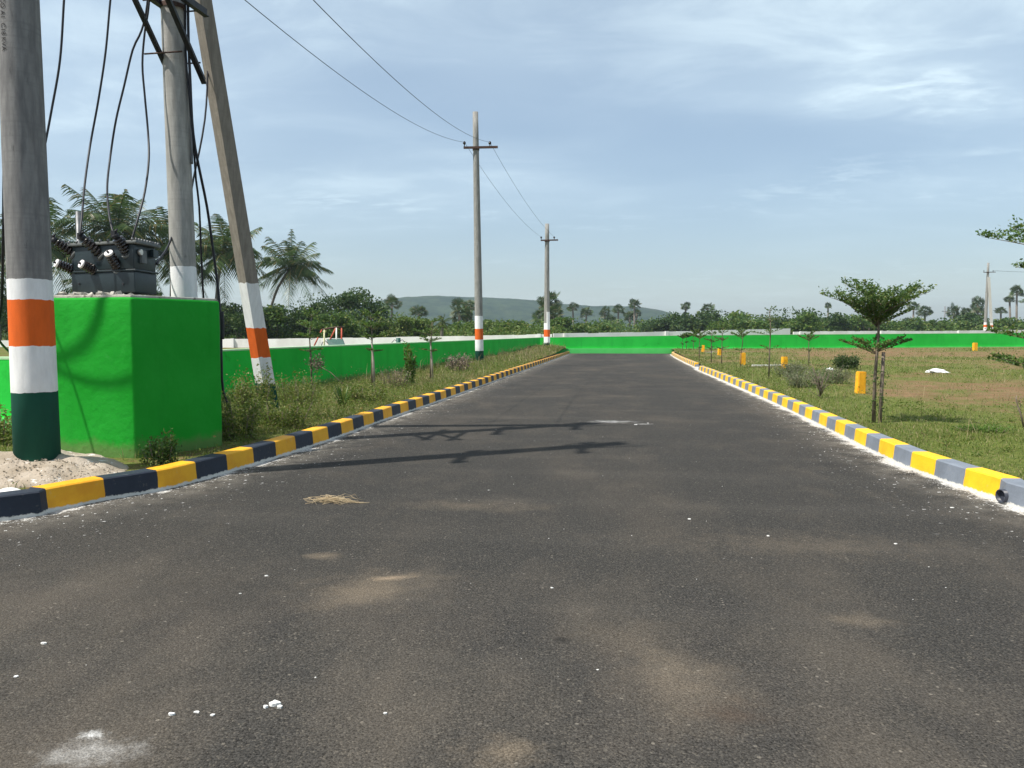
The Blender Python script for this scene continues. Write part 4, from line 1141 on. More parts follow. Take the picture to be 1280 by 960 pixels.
mb.add(q + q2, [(0, 1, 2, 3), (7, 6, 5, 4), (0, 4, 5, 1), (1, 5, 6, 2), (2, 6, 7, 3), (3, 7, 4, 0)]); o = mb.build('slide_panel', M['teal_paint'], pl); bm_fix(o)
mb = MB(); mb.tube([pp(400, 438), pp(403, 428), pp(407, 426), pp(411, 430), pp(413, 440)], .02, 6); mb.build('swing_hoop', M['galv'], pl)
pl2 = thing('play_post', 'short dark green play post with curved rails behind the shaded green wall', 'play post', C(498, 38, .1))
MB().tube([P(498, 440, 38), P(498, 422.5, 38)], .11, 12).build('post', M['teal_paint'], pl2)
for s in (-1, 1):
    MB().tube([P(498 + s * 2, 426, 38), P(498 + s * 5, 424.5, 38), P(498 + s * 8, 428, 38), P(498 + s * 9, 434, 38)], .02, 6).build('rail', M['galv'], pl2)

# ------------------------------------------------------------------ trees
def limb_tree(name, label, cat, base, h, crown_r, crown_h, nclump, nleaf, lsize, mat_, bark, seed, trunk_r=None, group=None, squash=1.0, crown_c=None, lobes=None, limbs=5):
    """tapered trunk, limbs to clumps, crown of many leaf faces in uneven clumps"""
    rs = np.random.RandomState(seed); root = thing(name, label, cat, base, 0, group)
    tr_ = trunk_r or h * .025
    z0 = h - crown_h
    mb = MB(); mb.tube([(0, 0, -.1), (rs.normal(0, .03 * h), rs.normal(0, .03 * h), z0 * .6), (rs.normal(0, .04 * h), rs.normal(0, .04 * h), z0 + crown_h * .45)], [tr_ * 1.2, tr_, tr_ * .5], 8)
    cl_ = []
    for k in range(nclump):
        a_ = rs.uniform(0, 2 * math.pi); rr = crown_r * math.sqrt(rs.uniform(0.02, 1)) * .82; zz_ = z0 + crown_h * (.18 + .72 * rs.rand() * (1 - .45 * (rr / crown_r) ** 2))
        cl_.append((rr * math.cos(a_), rr * math.sin(a_), zz_))
    for k in range(min(limbs, nclump)):
        c = cl_[k]; mb.tube([(0, 0, z0 * .75), (c[0] * .5, c[1] * .5, (z0 * .75 + c[2]) / 2 + .1), c], [tr_ * .6, tr_ * .4, tr_ * .12], 6)
    local(mb.build('trunk', bark, root))
    mb = MB(); per = nleaf // nclump
    for c in cl_:
        s = crown_r * rs.uniform(.26, .46); nn = int(per * rs.uniform(.6, 1.4))
        pts = unit(nn, rs) * (rs.rand(nn, 1) ** .45) * np.array([s, s, s * .62 * squash]) + np.array(c)
        mb.quads(leaf_quads(pts, lsize, rs, .62, .25))
    # stray twigs at the outline
    nn = nleaf // 14; a_ = unit(nn, rs); a_[:, 2] = np.abs(a_[:, 2]) * .9
    pts = a_ * np.array([crown_r, crown_r, crown_h * .6]) * rs.uniform(.8, 1.08, (nn, 1)) + np.array([0, 0, z0 + crown_h * .38])
    mb.quads(leaf_quads(pts, lsize * .9, rs, .55, .1))
    local(mb.build('crown', mat_, root))
    return root

def tier_tree(name, label, base, tiers, trunk, seed, mat_=None, group=None, stake=False, leaf=.055, dens=1.0, extra=None):
    """layered young tree: tiers = [(z, radius, rise, branches, azimuth jitter)]"""
    mat_ = mat_ or M['leaf_terminalia']
    rs = np.random.RandomState(seed); root = thing(name, label, 'tree', base, 0, group)
    ztop = max(t_[0] + t_[2] * .5 for t_ in tiers)
    mb = MB(); mb.tube([(0, 0, -.08), (rs.normal(0, .01), rs.normal(0, .01), ztop * .35), (rs.normal(0, .025), rs.normal(0, .02), ztop * .7), (rs.normal(0, .03), 0, ztop)], [trunk * 1.25, trunk, trunk * .75, trunk * .3], 8)
    lf = MB()
    for (z, rad, rise, nb, up_) in tiers:
        a0 = rs.uniform(0, 6.28)
        for k in range(nb):
            a_ = a0 + 2 * math.pi * k / nb + rs.normal(0, .22); L_ = rad * rs.uniform(.62, 1.12); zz_ = z + rs.normal(0, .03)
            d = np.array([math.cos(a_), math.sin(a_), 0]); sd = np.array([-d[1], d[0], 0])
            rs_ = rise * rs.uniform(.7, 1.25)
            path = lambda t_: np.array([0, 0, zz_])[None] + d[None] * (L_ * t_)[:, None] + np.array([0, 0, 1.0])[None] * (rs_ * t_ ** .9)[:, None]
            tt = np.linspace(0, 1, 5)
            mb.tube([Vector(p) for p in path(tt)], [trunk * .34, trunk * .26, trunk * .2, trunk * .13, trunk * .06], 5)
            nl = int(190 * dens * (L_ / .7))
            t_ = rs.beta(1.6, 1.25, nl) * .98 + .06
            wd = (.20 * (1 - .72 * t_) + .035) * rad * 1.15
            pts = path(t_) + sd[None] * (rs.normal(0, .55, nl) * wd)[:, None] + np.array([0, 0, 1.0])[None] * (np.abs(rs.normal(0, .5, nl)) * wd * up_ + .01)[:, None]
            lf.quads(leaf_quads(pts, leaf, rs, .55, .45))
    local(mb.build('trunk', M['bark'], root)); local(lf.build('crown', mat_, root))
    if stake:
        mb = MB(); mb.tube([(.09, -.02, -.05), (.12, 0, stake)], [.03, .026], 8); local(mb.build('stake', M['twig'], root))
        st = np.random.RandomState(seed + 9); lf = MB(); n_ = 160
        pts = np.stack([st.normal(.06, .08, n_), st.normal(0, .06, n_), st.uniform(.15, stake * .75, n_)], -1); lf.quads(leaf_quads(pts, .05, st, .45, .2)); local(lf.build('lower_foliage', mat_, root))
    return root
# the umbrella shaped tree on the right verge
bt = G(1092, 527, .13)
dT = (bt - Vector((0, 0, CAM_H))).dot(VF)
tier_tree('young_tree', 'largest umbrella shaped young tree, two tiers on a thin staked trunk, beside the right kerb', bt,
          [(HZ(440, dT) - .13, .52, .20, 7, .6), (HZ(405, dT) - .13, .50, .28, 7, .8), (HZ(393, dT) - .13, .80, .38, 11, 1.1), (HZ(398, dT) - .13, .62, .42, 9, 1.2), (HZ(408, dT) - .13, .42, .30, 8, 1.2), (HZ(385, dT) - .13, .52, .34, 7, .9)], .026, 21, None, 'young trees along the right kerb', HZ(440, dT) - .13, .048, 1.05)
# its neighbour, mostly out of frame on the right
be = C(1356, 9.4, .12)
tier_tree('young_tree', 'nearer young tree at the right edge, its branch tips reaching into view', be,
          [(HZ(478, 9.4) - .12, .95, .22, 8, .5), (HZ(440, 9.4) - .12, 1.0, .25, 8, .6), (HZ(345, 9.4) - .12, .85, .2, 7, .6), (HZ(322, 9.4) - .12, 1.2, .42, 10, .7)], .035, 33, None, 'young trees along the right kerb', False, .05, 1.2)
# saplings down the right side
SAP = [(1025, 496, 452, .15, 'dry spindly sapling with greyish twigs, near the kerb left of the umbrella tree', 'dry'),
       (961, 471, 386, .17, 'tall forked sapling with thin layered branches left of the second marker stone', 2),
       (1011, 457, 417, .2, 'short sapling with a reddish green tuft standing alone in the field', 1),
       (926, 459, 412, .2, 'sapling with a flat green tuft directly in front of a yellow marker stone', 1),
       (902, 455, 409, .2, 'slim dark stemmed sapling just left of the sapling before the marker stone', 2),
       (889, 453, 412, .22, 'thin straight sapling with side twigs, between two small marker stones', 2),
       (874, 452, 414, .22, 'sapling with a wide flat top nearest the gap in the kerb', 1),
       (867, 438, 414, .26, 'distant sapling with drooping flat crown near the end of the road', 1),
       (858, 437.5, 417, .27, 'small distant sapling third from the road end', 1),
       (853, 437.5, 419, .27, 'smallest sapling, closest to the far green wall at the road end', 1)]
for i, (u, vb, vt, z, lab, kind) in enumerate(SAP):
    p = G(u, vb, z); d = (p - Vector((0, 0, CAM_H))).dot(VF); h = HZ(vt, d) - z
    if kind == 'dry':
        rs = np.random.RandomState(77); root = thing('dry_sapling', lab, 'sapling', p); mb = MB()
        for k in range(38):
            a_ = rs.uniform(0, 6.28); q0 = Vector((0, 0, rs.uniform(0, .25))); q1 = q0 + Vector((math.cos(a_) * rs.uniform(.05, .35), math.sin(a_) * rs.uniform(.05, .35), rs.uniform(.1, h * .7)))
            mb.tube([q0, q0.lerp(q1, .5) + Vector((rs.normal(0, .03), 0, 0)), q1], [.009, .006, .003], 4)
        local(mb.build('stem', M['twig'], root)); lf = MB(); n_ = 500
        pts = np.stack([rs.normal(0, .2, n_), rs.normal(0, .18, n_), rs.uniform(.1, h * .95, n_)], -1); lf.quads(leaf_quads(pts, .035, rs, .5, .2)); local(lf.build('crown', M['leaf_terminalia'], root))
        continue
    rs = np.random.RandomState(100 + i)
    if kind == 2:
        tiers = [(h * .40, h * .20, .10, 3, .4), (h * .62, h * .26, .14, 4, .4), (h * .82, h * .20, .16, 4, .5), (h * .95, h * .12, .16, 3, .5)]
        dn = .32
    else:
        tiers = [(h * .78, h * .34, h * .16, 6, .5), (h * .9, h * .2, h * .12, 4, .5), (h * .45, h * .16, .05, 2, .4)]
        dn = .5
    tier_tree('sapling', lab, p, tiers, .018 + .004 * (d / 40), 200 + i, None, 'young trees along the right kerb', False, .055 * max(1, d / 26), dn)
# saplings on the left verge
LS = [(390, 486, 392, .16, 'slim sapling with dry leaves caught low on its stem, on the left verge', .5),
      (465, 485, 393, .17, 'sapling with twin pale trunks on the left verge, second from the slanting strut', .6),
      (538, 476, 402, .2, 'sapling with knobbly pale twin stems on the left verge, nearest the mid pole', .4)]
for i, (u, vb, vt, z, lab, dn) in enumerate(LS):
    p = G(u, vb, z); d = (p - Vector((0, 0, CAM_H))).dot(VF); h = HZ(vt, d) - z
    r_ = tier_tree('sapling', lab, p, [(h * .66, .42, .10, 5, .5), (h * .80, .52, .14, 6, .5), (h * .93, .34, .2, 5, .6), (h * .50, .3, .05, 3, .4)], .02, 300 + i, M['leaf_broad'] if i != 2 else M['leaf_terminalia'], 'saplings on the left verge', False, .06, dn)
    rs = np.random.RandomState(50 + i)
    if i == 0:
        lf = MB(); n_ = 420; pts = np.stack([rs.normal(.16, .11, n_), rs.normal(-.05, .08, n_), rs.normal(h * .34, .11, n_)], -1); lf.quads(leaf_quads(pts, .06, rs, .4, 0)); o = local(lf.build('dry_foliage', M['bark'], r_))
        mb = MB(); mb.tube([(.15, -.05, h * .33), (.55, -.1, h * .22), (1.05, -.2, .0)], [.012, .01, .006], 5); local(mb.build('fallen_branch', M['twig'], r_))
    else:
        mb = MB(); mb.tube([(.07, -.03, -.05), (.05, -.02, h * .35), (.0, 0, h * .72)], [.035, .03, .018], 8); local(mb.build('trunk', M['bark_pale'], r_))
# ------------------------------------------------------------------ bushes and weeds that stand out
def bush(name, label, base, rx, ry, h, n, leaf, mat_, seed, group=None, twigs=14, flat=.2):
    rs = np.random.RandomState(seed); root = thing(name, label, 'bush' if 'bush' in name or 'shrub' in name else 'weed', base, 0, group)
    mb = MB(); tips = []
    for k in range(twigs):
        a_ = rs.uniform(0, 6.28); q = Vector((math.cos(a_) * rx * rs.uniform(.2, .9), math.sin(a_) * ry * rs.uniform(.2, .9), h * rs.uniform(.55, 1.05)))
        og = Vector((q.x * .6, q.y * .6, -.03)); mb.tube([og, og.lerp(q, .5) + Vector((0, 0, h * .06)), q], [.008, .006, .003], 4); tips.append(q)
    local(mb.build('stem', M['twig'], root)); lf = MB(); per = n // twigs
    for q in tips:
        t_ = rs.beta(1.3, 1.0, per)[:, None]; c = np.array((q.x * .6, q.y * .6, 0))[None] * (1 - t_) + np.array(tuple(q))[None] * t_
        c = c + rs.normal(0, 1, (per, 3)) * np.array([rx, ry, h])[None] * .14; c[:, 2] = np.abs(c[:, 2]) + .01
        lf.quads(leaf_quads(c, leaf, rs, .5, flat))
    local(lf.build('leaves', mat_, root)); return root
gz_ = lambda u, v, z=.14: G(u, v, z)
bush('round_bush', 'dark round green bush in the field behind the grey green weeds', gz_(1057, 461, .2), .62, .5, .5, 2600, .07, M['leaf_broad_dark'], 1, None, 26)
bush('plinth_shrub', 'dark low shrub growing against the shaded foot of the green plinth', gz_(203, 583, .1), .26, .2, .32, 1500, .035, M['leaf_broad'], 2, None, 18)
bush('weed_bush', 'bushy yellow green weed hiding the foot of the slanting strut', gz_(318, 528), .46, .36, .80, 3600, .042, M['weed'], 3, None, 26)
bush('weed_bush', 'bushy weed spilling toward the kerb beside the plinth corner', gz_(300, 548), .48, .36, .55, 2800, .04, M['weed'], 4, None, 22)
bush('weed_bush', 'pale fine leaved weed mound right of the slanting strut', gz_(372, 515), .62, .42, .62, 3400, .038, M['weed'], 5, None, 24)
bush('weed_bush', 'dense low weed between the slanting strut and the left kerb', gz_(352, 535), .6, .36, .40, 3000, .038, M['weed'], 15, None, 26)
bush('weed_bush', 'round tufted weed beside the spiky blade leaved plant', gz_(452, 506), .6, .4, .42, 2600, .04, M['weed'], 16, None, 24)
bush('leafy_shrub', 'upright shrub with bright new leaves in front of the shaded green wall', gz_(512, 480, .17), .22, .2, .92, 620, .10, M['leaf_fresh'], 6, None, 9, .1)
bush('dry_bush', 'greyish dry twiggy bush below the bright leaved shrub', gz_(493, 485, .17), .55, .35, .5, 420, .04, M['dry_grass'], 7, None, 46)
bush('dry_bush', 'brown dead bush heaped against the wall left of the mid pole', gz_(573, 463, .22), .55, .4, .6, 900, .07, M['twig'], 8, None, 30)
bush('weed_bush', 'grey green weed clump in front of the dark round bush', gz_(1040, 478, .17), .7, .5, .42, 2200, .045, M['weed_grey'], 9, None, 26)
bush('weed_bush', 'grey green weed clump around the dry spindly sapling', gz_(1005, 483, .16), .7, .5, .40, 2000, .045, M['weed_grey'], 10, None, 24)
bush('weed_bush', 'dusty weed clump behind the right kerb below the second marker stone', gz_(985, 470, .17), .8, .6, .42, 2000, .05, M['weed_grey'], 11, None, 24)
bush('weed_bush', 'small leafy weed at the left edge behind the near pole', G(-2, 556, .13), .5, .4, .45, 1700, .05, M['weed'], 12, None, 22)
bush('weed_bush', 'bright ground weed with tiny pale flowers on the right grass', gz_(1235, 540, .12), .55, .4, .10, 1300, .03, M['leaf_fresh'], 14, None, 20)
# blade leaved plant
p = gz_(428, 512); rs = np.random.RandomState(4); mb = MB()
for k in range(26):
    a_ = rs.uniform(0, 6.28); L_ = rs.uniform(.3, .62); ou = rs.uniform(.15, .6); d = Vector((math.cos(a_), math.sin(a_), 0)); s_ = Vector((-d.y, d.x, 0)) * .022
    pts = [d * (ou * L_ * t_) + Vector((0, 0, L_ * (t_ - .35 * ou * t_ * t_))) for t_ in (0, .35, .7, 1)]
    ws = [.7, 1, .7, .05]
    V = []
    for q, w_ in zip(pts, ws): V += [q - s_ * w_, q + s_ * w_]
    mb.add(V, [(2 * i, 2 * i + 1, 2 * i + 3, 2 * i + 2) for i in range(3)])
o = tag(mb.build('blade_plant', M['leaf_broad']), 'spiky plant with long upright blade leaves behind the left kerb', 'plant'); o.location = p
# bare twig at right edge
p = G(1280, 535, .12); mb = MB()
mb.tube([(0, 0, 0), (-.05, 0, .2), (-.12, .02, .42), (-.11, .03, .5)], [.014, .012, .008, .004], 6)
for k in range(10):
    q = Vector((-.01 * k, 0, .08 + .04 * k)); mb.tube([q, q + Vector((rnd.uniform(-.14, .1), rnd.uniform(-.06, .06), rnd.uniform(.02, .1)))], [.005, .002], 4)
o = tag(mb.build('bare_twig', M['twig']), 'bare brown twig standing in the grass at the right edge', 'twig'); o.location = p

# ------------------------------------------------------------------ grass
def blades(n, px_, py_, pz_, h, wdt, rs):
    a_ = rs.uniform(0, 2 * np.pi, n); le = rs.uniform(.2, 1.1, n) * h
    d = np.stack([np.cos(a_), np.sin(a_)], -1); b2 = rs.uniform(0, 2 * np.pi, n); s = np.stack([np.cos(b2), np.sin(b2)], -1) * wdt[:, None] * .5
    z0 = np.zeros(n)
    base = np.stack([px_, py_, pz_ - .01], -1)
    mid = base + np.concatenate([d * (le * .3)[:, None], (h * .6)[:, None]], 1); tip = base + np.concatenate([d * le[:, None], (h * (1 - .25 * le / h))[:, None]], 1)
    S3 = np.concatenate([s, z0[:, None]], 1)
    V = np.stack([base - S3, base + S3, mid + S3 * .75, mid - S3 * .75, tip], 1).reshape(-1, 3)
    return V
def grass_obj(name, V, mat_):
    n = len(V) // 5; me = bpy.data.meshes.new(name)
    o = 5 * np.arange(n)
    me.vertices.add(len(V)); me.vertices.foreach_set('co', V.reshape(-1).astype(np.float32))
    loops = np.stack([o, o + 1, o + 2, o + 3, o + 3, o + 2, o + 4], -1).reshape(-1)
    me.loops.add(len(loops)); me.loops.foreach_set('vertex_index', loops.astype(np.int32))
    st = np.stack([7 * np.arange(n), 7 * np.arange(n) + 4], -1).reshape(-1)
    me.polygons.add(2 * n); me.polygons.foreach_set('loop_start', st.astype(np.int32))
    me.update(calc_edges=True); me.validate()
    me.materials.append(mat_)
    ob = bpy.data.objects.new(name, me); COL.objects.link(ob); return tag(ob, kind='stuff')
KLs = KL[KL[:, 1] >= 2.2]
def inbox(x, y):
    ok = np.ones(len(x), bool)
    poly = [(p.x, p.y) for p in (cA, cB, cC, cD)]
    inside = np.ones(len(x), bool)
    for (ax_, ay_), (bx_, by_) in zip(poly, poly[1:] + poly[:1]):
        inside &= ((bx_ - ax_) * (y - ay_) - (by_ - ay_) * (x - ax_)) > -.03
    mnd = np.hypot((x - P1.x) / 1.15, (y - P1.y) / .82) < 1
    return inside | mnd
LWx = [p[0] for p in left_pts]; LWy = [p[1] for p in left_pts]
def scatter(rs, n, side, y0, y1, span_x, power=1.0):
    """positions with density falling with distance"""
    y = y0 + (y1 - y0) * rs.rand(n) ** power
    if side < 0:
        xk = kx(KLs, y) - .2; wl = np.where(y > 10.2, np.interp(y, LWy, LWx) + .04, -14)
        x = xk - (xk - wl) * rs.rand(n)
    else:
        xk = kx(KRF, y) + .2; x = xk + span_x(y) * rs.rand(n) ** 1.25
    return x, y
rs = np.random.RandomState(42)
def make_left():
    out_g, out_d = [], []
    for (n, y0, y1, hm, dry) in ((16000, 6.0, 13, .12, .12), (17000, 10, 20, .13, .16), (15000, 18, 35, .16, .26), (12000, 33, 61, .20, .38)):
        x, y = scatter(rs, n, -1, y0, y1, None)
        keep = ~inbox(x, y) & (vn(x, y, 1.1, 3) + .35 * vn(x, y, 4, 8) > .35); x, y = x[keep], y[keep]; k = len(x)
        kd = np.clip((kx(KLs, y) - x) / 1.0, .25, 1)
        h = hm * rs.uniform(.35, 1.5, k) * (.55 + .9 * vn(x, y, .8, 2)) * (.55 + .45 * kd); wdt = np.maximum(.006, y * .00042) * rs.uniform(.7, 1.6, k)
        V = blades(k, x, y, zl(x, y), h, wdt, rs).reshape(k, 5, 3)
        isd = rs.rand(k) < dry * (.3 + 1.4 * vn(x, y, .5, 11))
        out_g.append(V[~isd]); out_d.append(V[isd])
    # tall dry stalks
    n = 650; x, y = scatter(rs, n, -1, 13, 58, None); keep = ~inbox(x, y); x, y = x[keep], y[keep]; k = len(x)
    out_d.append(blades(k, x, y, zl(x, y), rs.uniform(.25, .8, k), np.maximum(.007, y * .0004), rs).reshape(k, 5, 3))
    return out_g, out_d
def make_right():
    out_g, out_d = [], []
    for (n, y0, y1, hm, sp) in ((38000, 4.0, 13, .034, lambda y: 9 + 0 * y), (38000, 11, 24, .042, lambda y: 6 + y * .45), (30000, 22, 45, .06, lambda y: y * .62), (20000, 42, 74, .085, lambda y: y * .72)):
        x, y = scatter(rs, n, 1, y0, y1, sp)
        g = grassy_r(x, y); keep = rs.rand(n) < np.clip(g * 1.25, .30, 1); x, y, g = x[keep], y[keep], g[keep]; k = len(x)
        h = hm * rs.uniform(.3, 1.5, k) * (.5 + g) * (.6 + .8 * vn(x, y, .9, 5)); wdt = np.maximum(.006, y * .00048) * rs.uniform(.7, 1.6, k)
        V = blades(k, x, y, zr(x, y), h, wdt, rs).reshape(k, 5, 3)
        isd = rs.rand(k) < .16 + .3 * (1 - g)
        out_g.append(V[~isd]); out_d.append(V[isd])
    n = 500; x, y = scatter(rs, n, 1, 8, 40, lambda y: y * .5); k = len(x)
    out_d.append(blades(k, x, y, zr(x, y), rs.uniform(.15, .45, k), np.maximum(.006, y * .0004), rs).reshape(k, 5, 3))
    return out_g, out_d
lg, ld = make_left(); rg, rd = make_right()
grass_obj('grass', np.concatenate(lg + rg).reshape(-1, 3), M['grass'])
grass_obj('dry_grass', np.concatenate(ld + rd).reshape(-1, 3), M['dry_grass'])
# low leafy weeds
lf = MB()
def weeds(n_c, side, y0, y1, span_x, zf, hh, per, lsz):
    x, y = scatter(rs, n_c, side, y0, y1, span_x)
    keep = ~inbox(x, y)
    if side > 0: keep &= rs.rand(n_c) < np.clip(grassy_r(x, y) * 1.2, .05, 1)
    x, y = x[keep], y[keep]
    for a_, b_ in zip(x, y):
        m_ = int(per * rs.uniform(.5, 1.4)); s = rs.uniform(.5, 1.4) * hh
        c = np.stack([rs.normal(a_, s * .75, m_), rs.normal(b_, s * .75, m_), np.full(m_, float(zf(a_, b_))) + np.abs(rs.normal(0, s * .55, m_)) + .01], -1)
        if side < 0: c = c[c[:, 0] < kx(KLs, c[:, 1]) - .12]
        else: c = c[c[:, 0] > kx(KRF, c[:, 1]) + .16]
        if len(c): lf.quads(leaf_quads(c, max(lsz, b_ * .0016), rs, .5, .3))
weeds(170, -1, 8.5, 20, None, zl, .25, 120, .036)
weeds(420, -1, 6.0, 16, None, zl, .15, 64, .032)
weeds(300, -1, 15, 34, None, zl, .18, 54, .04)
weeds(150, -1, 33, 60, None, zl, .20, 36, .06)
weeds(260, 1, 5, 16, lambda y: 8 + 0 * y, zr, .08, 40, .028)
weeds(220, 1, 14, 34, lambda y: 4 + y * .3, zr, .16, 46, .04)
weeds(140, 1, 32, 66, lambda y: y * .5, zr, .2, 34, .07)
tag(lf.build('weeds', M['weed']), kind='stuff')

# ------------------------------------------------------------------ coconut palms beyond the wall
def coconut(label, u, v, d, rpx, seed, base_u=None, nf=22):
    if u < 500: d = 76 + (d - 42)
    rs = np.random.RandomState(seed); c = P(u, v, d); Lf = 1.12 * rpx / F * d; nf = int(nf * 1.2)
    bp = C(base_u if base_u is not None else u, d, 0)
    root = thing('coconut_palm', label, 'palm tree', bp, 0, 'coconut palms beyond the wall')
    top = c - bp
    mb = MB(); q1 = Vector((top.x * .15, top.y * .15, top.z * .4)); q2 = Vector((top.x * .5, top.y * .5, top.z * .75))
    mb.tube([Vector(p) for p in catmull([(0, 0, -.2), tuple(q1), tuple(q2), tuple(top)], 1.0)], .15, 10); local(mb.build('trunk', M['palm_bark'], root))
    lf = MB()
    for k in range(nf):
        a_ = k * 2.39996 + rs.normal(0, .15); el = math.radians(84 - 122 * (k / nf) ** .85 + rs.normal(0, 6)); L_ = Lf * rs.uniform(.85, 1.15)
        d0 = Vector((math.cos(a_) * math.cos(el), math.sin(a_) * math.cos(el), math.sin(el)))
        droop = .16 + .34 * rs.rand()
        pts = [top + d0 * (L_ * t_) - Vector((0, 0, droop * L_ * t_ ** 2.1)) for t_ in np.linspace(0, 1, 9)]
        lf.tube(pts, [.035 * Lf / 4 * (1 - .8 * t_) + .008 for t_ in np.linspace(0, 1, 9)], 4, cap=False, smooth=False)
        for sgn in (-1, 1):
            for t_ in np.linspace(.06, .99, 30):
                x = t_ * 8; i = min(int(x), 7); p = pts[i].lerp(pts[i + 1], x - i); tg = (pts[i + 1] - pts[i]).normalized()
                s = tg.cross(Vector((0, 0, 1))); s = s.normalized() if s.length > 1e-3 else Vector((1, 0, 0))
                ll = L_ * .30 * math.sin(math.pi * (.12 + .8 * t_)) * rs.uniform(.8, 1.2)
                dd = (s * sgn * .75 + tg * .55 + Vector((0, 0, -.28 - .35 * rs.rand()))).normalized()
                wv = tg * (.034 * L_ * .5)
                e = p + dd * ll - Vector((0, 0, ll * .22))
                m_ = p + dd * ll * .5
                lf.add([p - wv * .5, p + wv * .5, m_ + wv * .45, e, m_ - wv * .45], [(0, 1, 2, 3, 4)])
    local(lf.build('crown', M['leaf_coconut'], root))
    nb = MB()
    for k in range(7):
        a_ = k * .9; q = top + Vector((math.cos(a_) * .3, math.sin(a_) * .3, -.35)); nb.tube([q + Vector((0, 0, .14)), q + Vector((0, 0, .08)), q, q - Vector((0, 0, .1)), q - Vector((0, 0, .14))], [.03, .1, .13, .1, .03], 8)
    local(nb.build('coconuts', M['leaf_broad_light'], root)); 
    return root
coconut('tall coconut palm rising directly behind the transformer', 146, 288, 44, 74, 1, 150, 26)
coconut('coconut palm partly hidden by the left pole, its fronds left of the transformer', 55, 304, 42, 66, 2, 62, 24)
coconut('coconut palm at the left frame edge behind the left pole', -8, 318, 45, 62, 3, 0, 20)
coconut('coconut palm whose fronds show either side of the plinth pole', 216, 312, 46, 60, 4, 214)
coconut('coconut palm seen between the plinth pole and the slanting strut', 280, 315, 47, 58, 5, 268, 24)
coconut('separate leaning coconut palm right of the slanting strut, clear against the sky', 364, 334, 58, 46, 6, 332, 24)
coconut('short young coconut palm low behind the transformer', 120, 352, 52, 50, 8, 124, 18)

# ------------------------------------------------------------------ broadleaf trees beyond the left wall
TREES = [(300, 375, 56, 46, 'leaf_broad_dark', 'dark broad tree behind the slanting strut'),
         (345, 378, 58, 44, 'leaf_broad', 'leafy tree below the leaning coconut palm'),
         (398, 362, 62, 42, 'leaf_broad_dark', 'tall dark tree right of the leaning coconut palm'),
         (442, 361, 64, 46, 'leaf_broad_dark', 'tall dark rounded tree with a branch pointing right toward the hill'),
         (425, 383, 54, 34, 'leaf_broad', 'lower bright tree in front of the tall dark rounded tree'),
         (490, 385, 62, 32, 'leaf_broad_light', 'yellow green tree below the first round palm crown'),
         (515, 392, 66, 30, 'leaf_broad_light', 'small yellow green tree beside the second round palm crown'),
         (258, 372, 58, 40, 'leaf_broad', 'tree seen in the gap between plinth and slanting strut'),
         (195, 362, 62, 40, 'leaf_broad', 'tree showing low behind the right side of the transformer'),
         (20, 350, 60, 50, 'leaf_broad', 'tree behind the left pole at the frame edge'),
         (620, 396, 85, 34, 'leaf_broad_light', 'light green tree just right of the mid pole'),
         (646, 399, 88, 28, 'leaf_broad', 'low green tree between the mid pole and the road end pole'),
         (578, 403, 80, 28, 'leaf_broad', 'low tree behind the mid pole base'),
         (715, 394, 110, 30, 'leaf_broad', 'rounded green tree right of the road end pole'),
         (745, 402, 120, 24, 'leaf_broad', 'small low tree beyond the white wall centre'),
         (818, 398, 150, 18, 'leaf_broad_dark', 'dark pointed tree beyond the far wall, left of the tallest palmyra there'),
         (840, 393, 150, 22, 'leaf_broad_dark', 'dark rounded tree beyond the far wall where the hill ends'),
         (866, 399, 145, 24, 'leaf_broad_dark', 'dark low tree right of the hill end'),
         (893, 390, 145, 26, 'leaf_broad_dark', 'tall dark double headed tree over the right kerb end'),
         (926, 393, 125, 34, 'leaf_broad', 'wide spreading tree left of the pale shed'),
         (985, 385, 135, 34, 'leaf_broad_dark', 'large dark tree right of the pale shed'),
         (1035, 392, 140, 28, 'leaf_broad_dark', 'dark tree left of the umbrella shaped young tree'),
         (1008, 397, 120, 24, 'leaf_broad', 'lower green tree where the white wall ends'),
         (1085, 397, 140, 30, 'leaf_broad', 'tree seen through the umbrella shaped young tree'),
         (1130, 402, 150, 24, 'leaf_broad', 'low tree right of the umbrella shaped young tree'),
         (1183, 401, 150, 22, 'leaf_broad', 'low spiky tree under the distant mast'),
         (1210, 396, 160, 24, 'leaf_broad_dark', 'dark tree left of the far right pole'),
         (1262, 400, 150, 26, 'leaf_broad', 'low tree right of the far right pole')]
for i, (u, vt, d, rpx, mk_, lab) in enumerate(TREES):
    if u > 820: vt -= 5; rpx *= 1.15
    if d < 100: d = 78 + (d - 54) * .7
    base = C(u, d, 0); h = HZ(vt, d); r_ = rpx / F * d
    limb_tree('broadleaf_tree', lab, 'tree', base, h, r_, h * .9, 13, 4600 if d < 100 else 3000, max(.22, d * .0038), M[mk_], M['bark'], 500 + i, group='broadleaf trees beyond the walls')
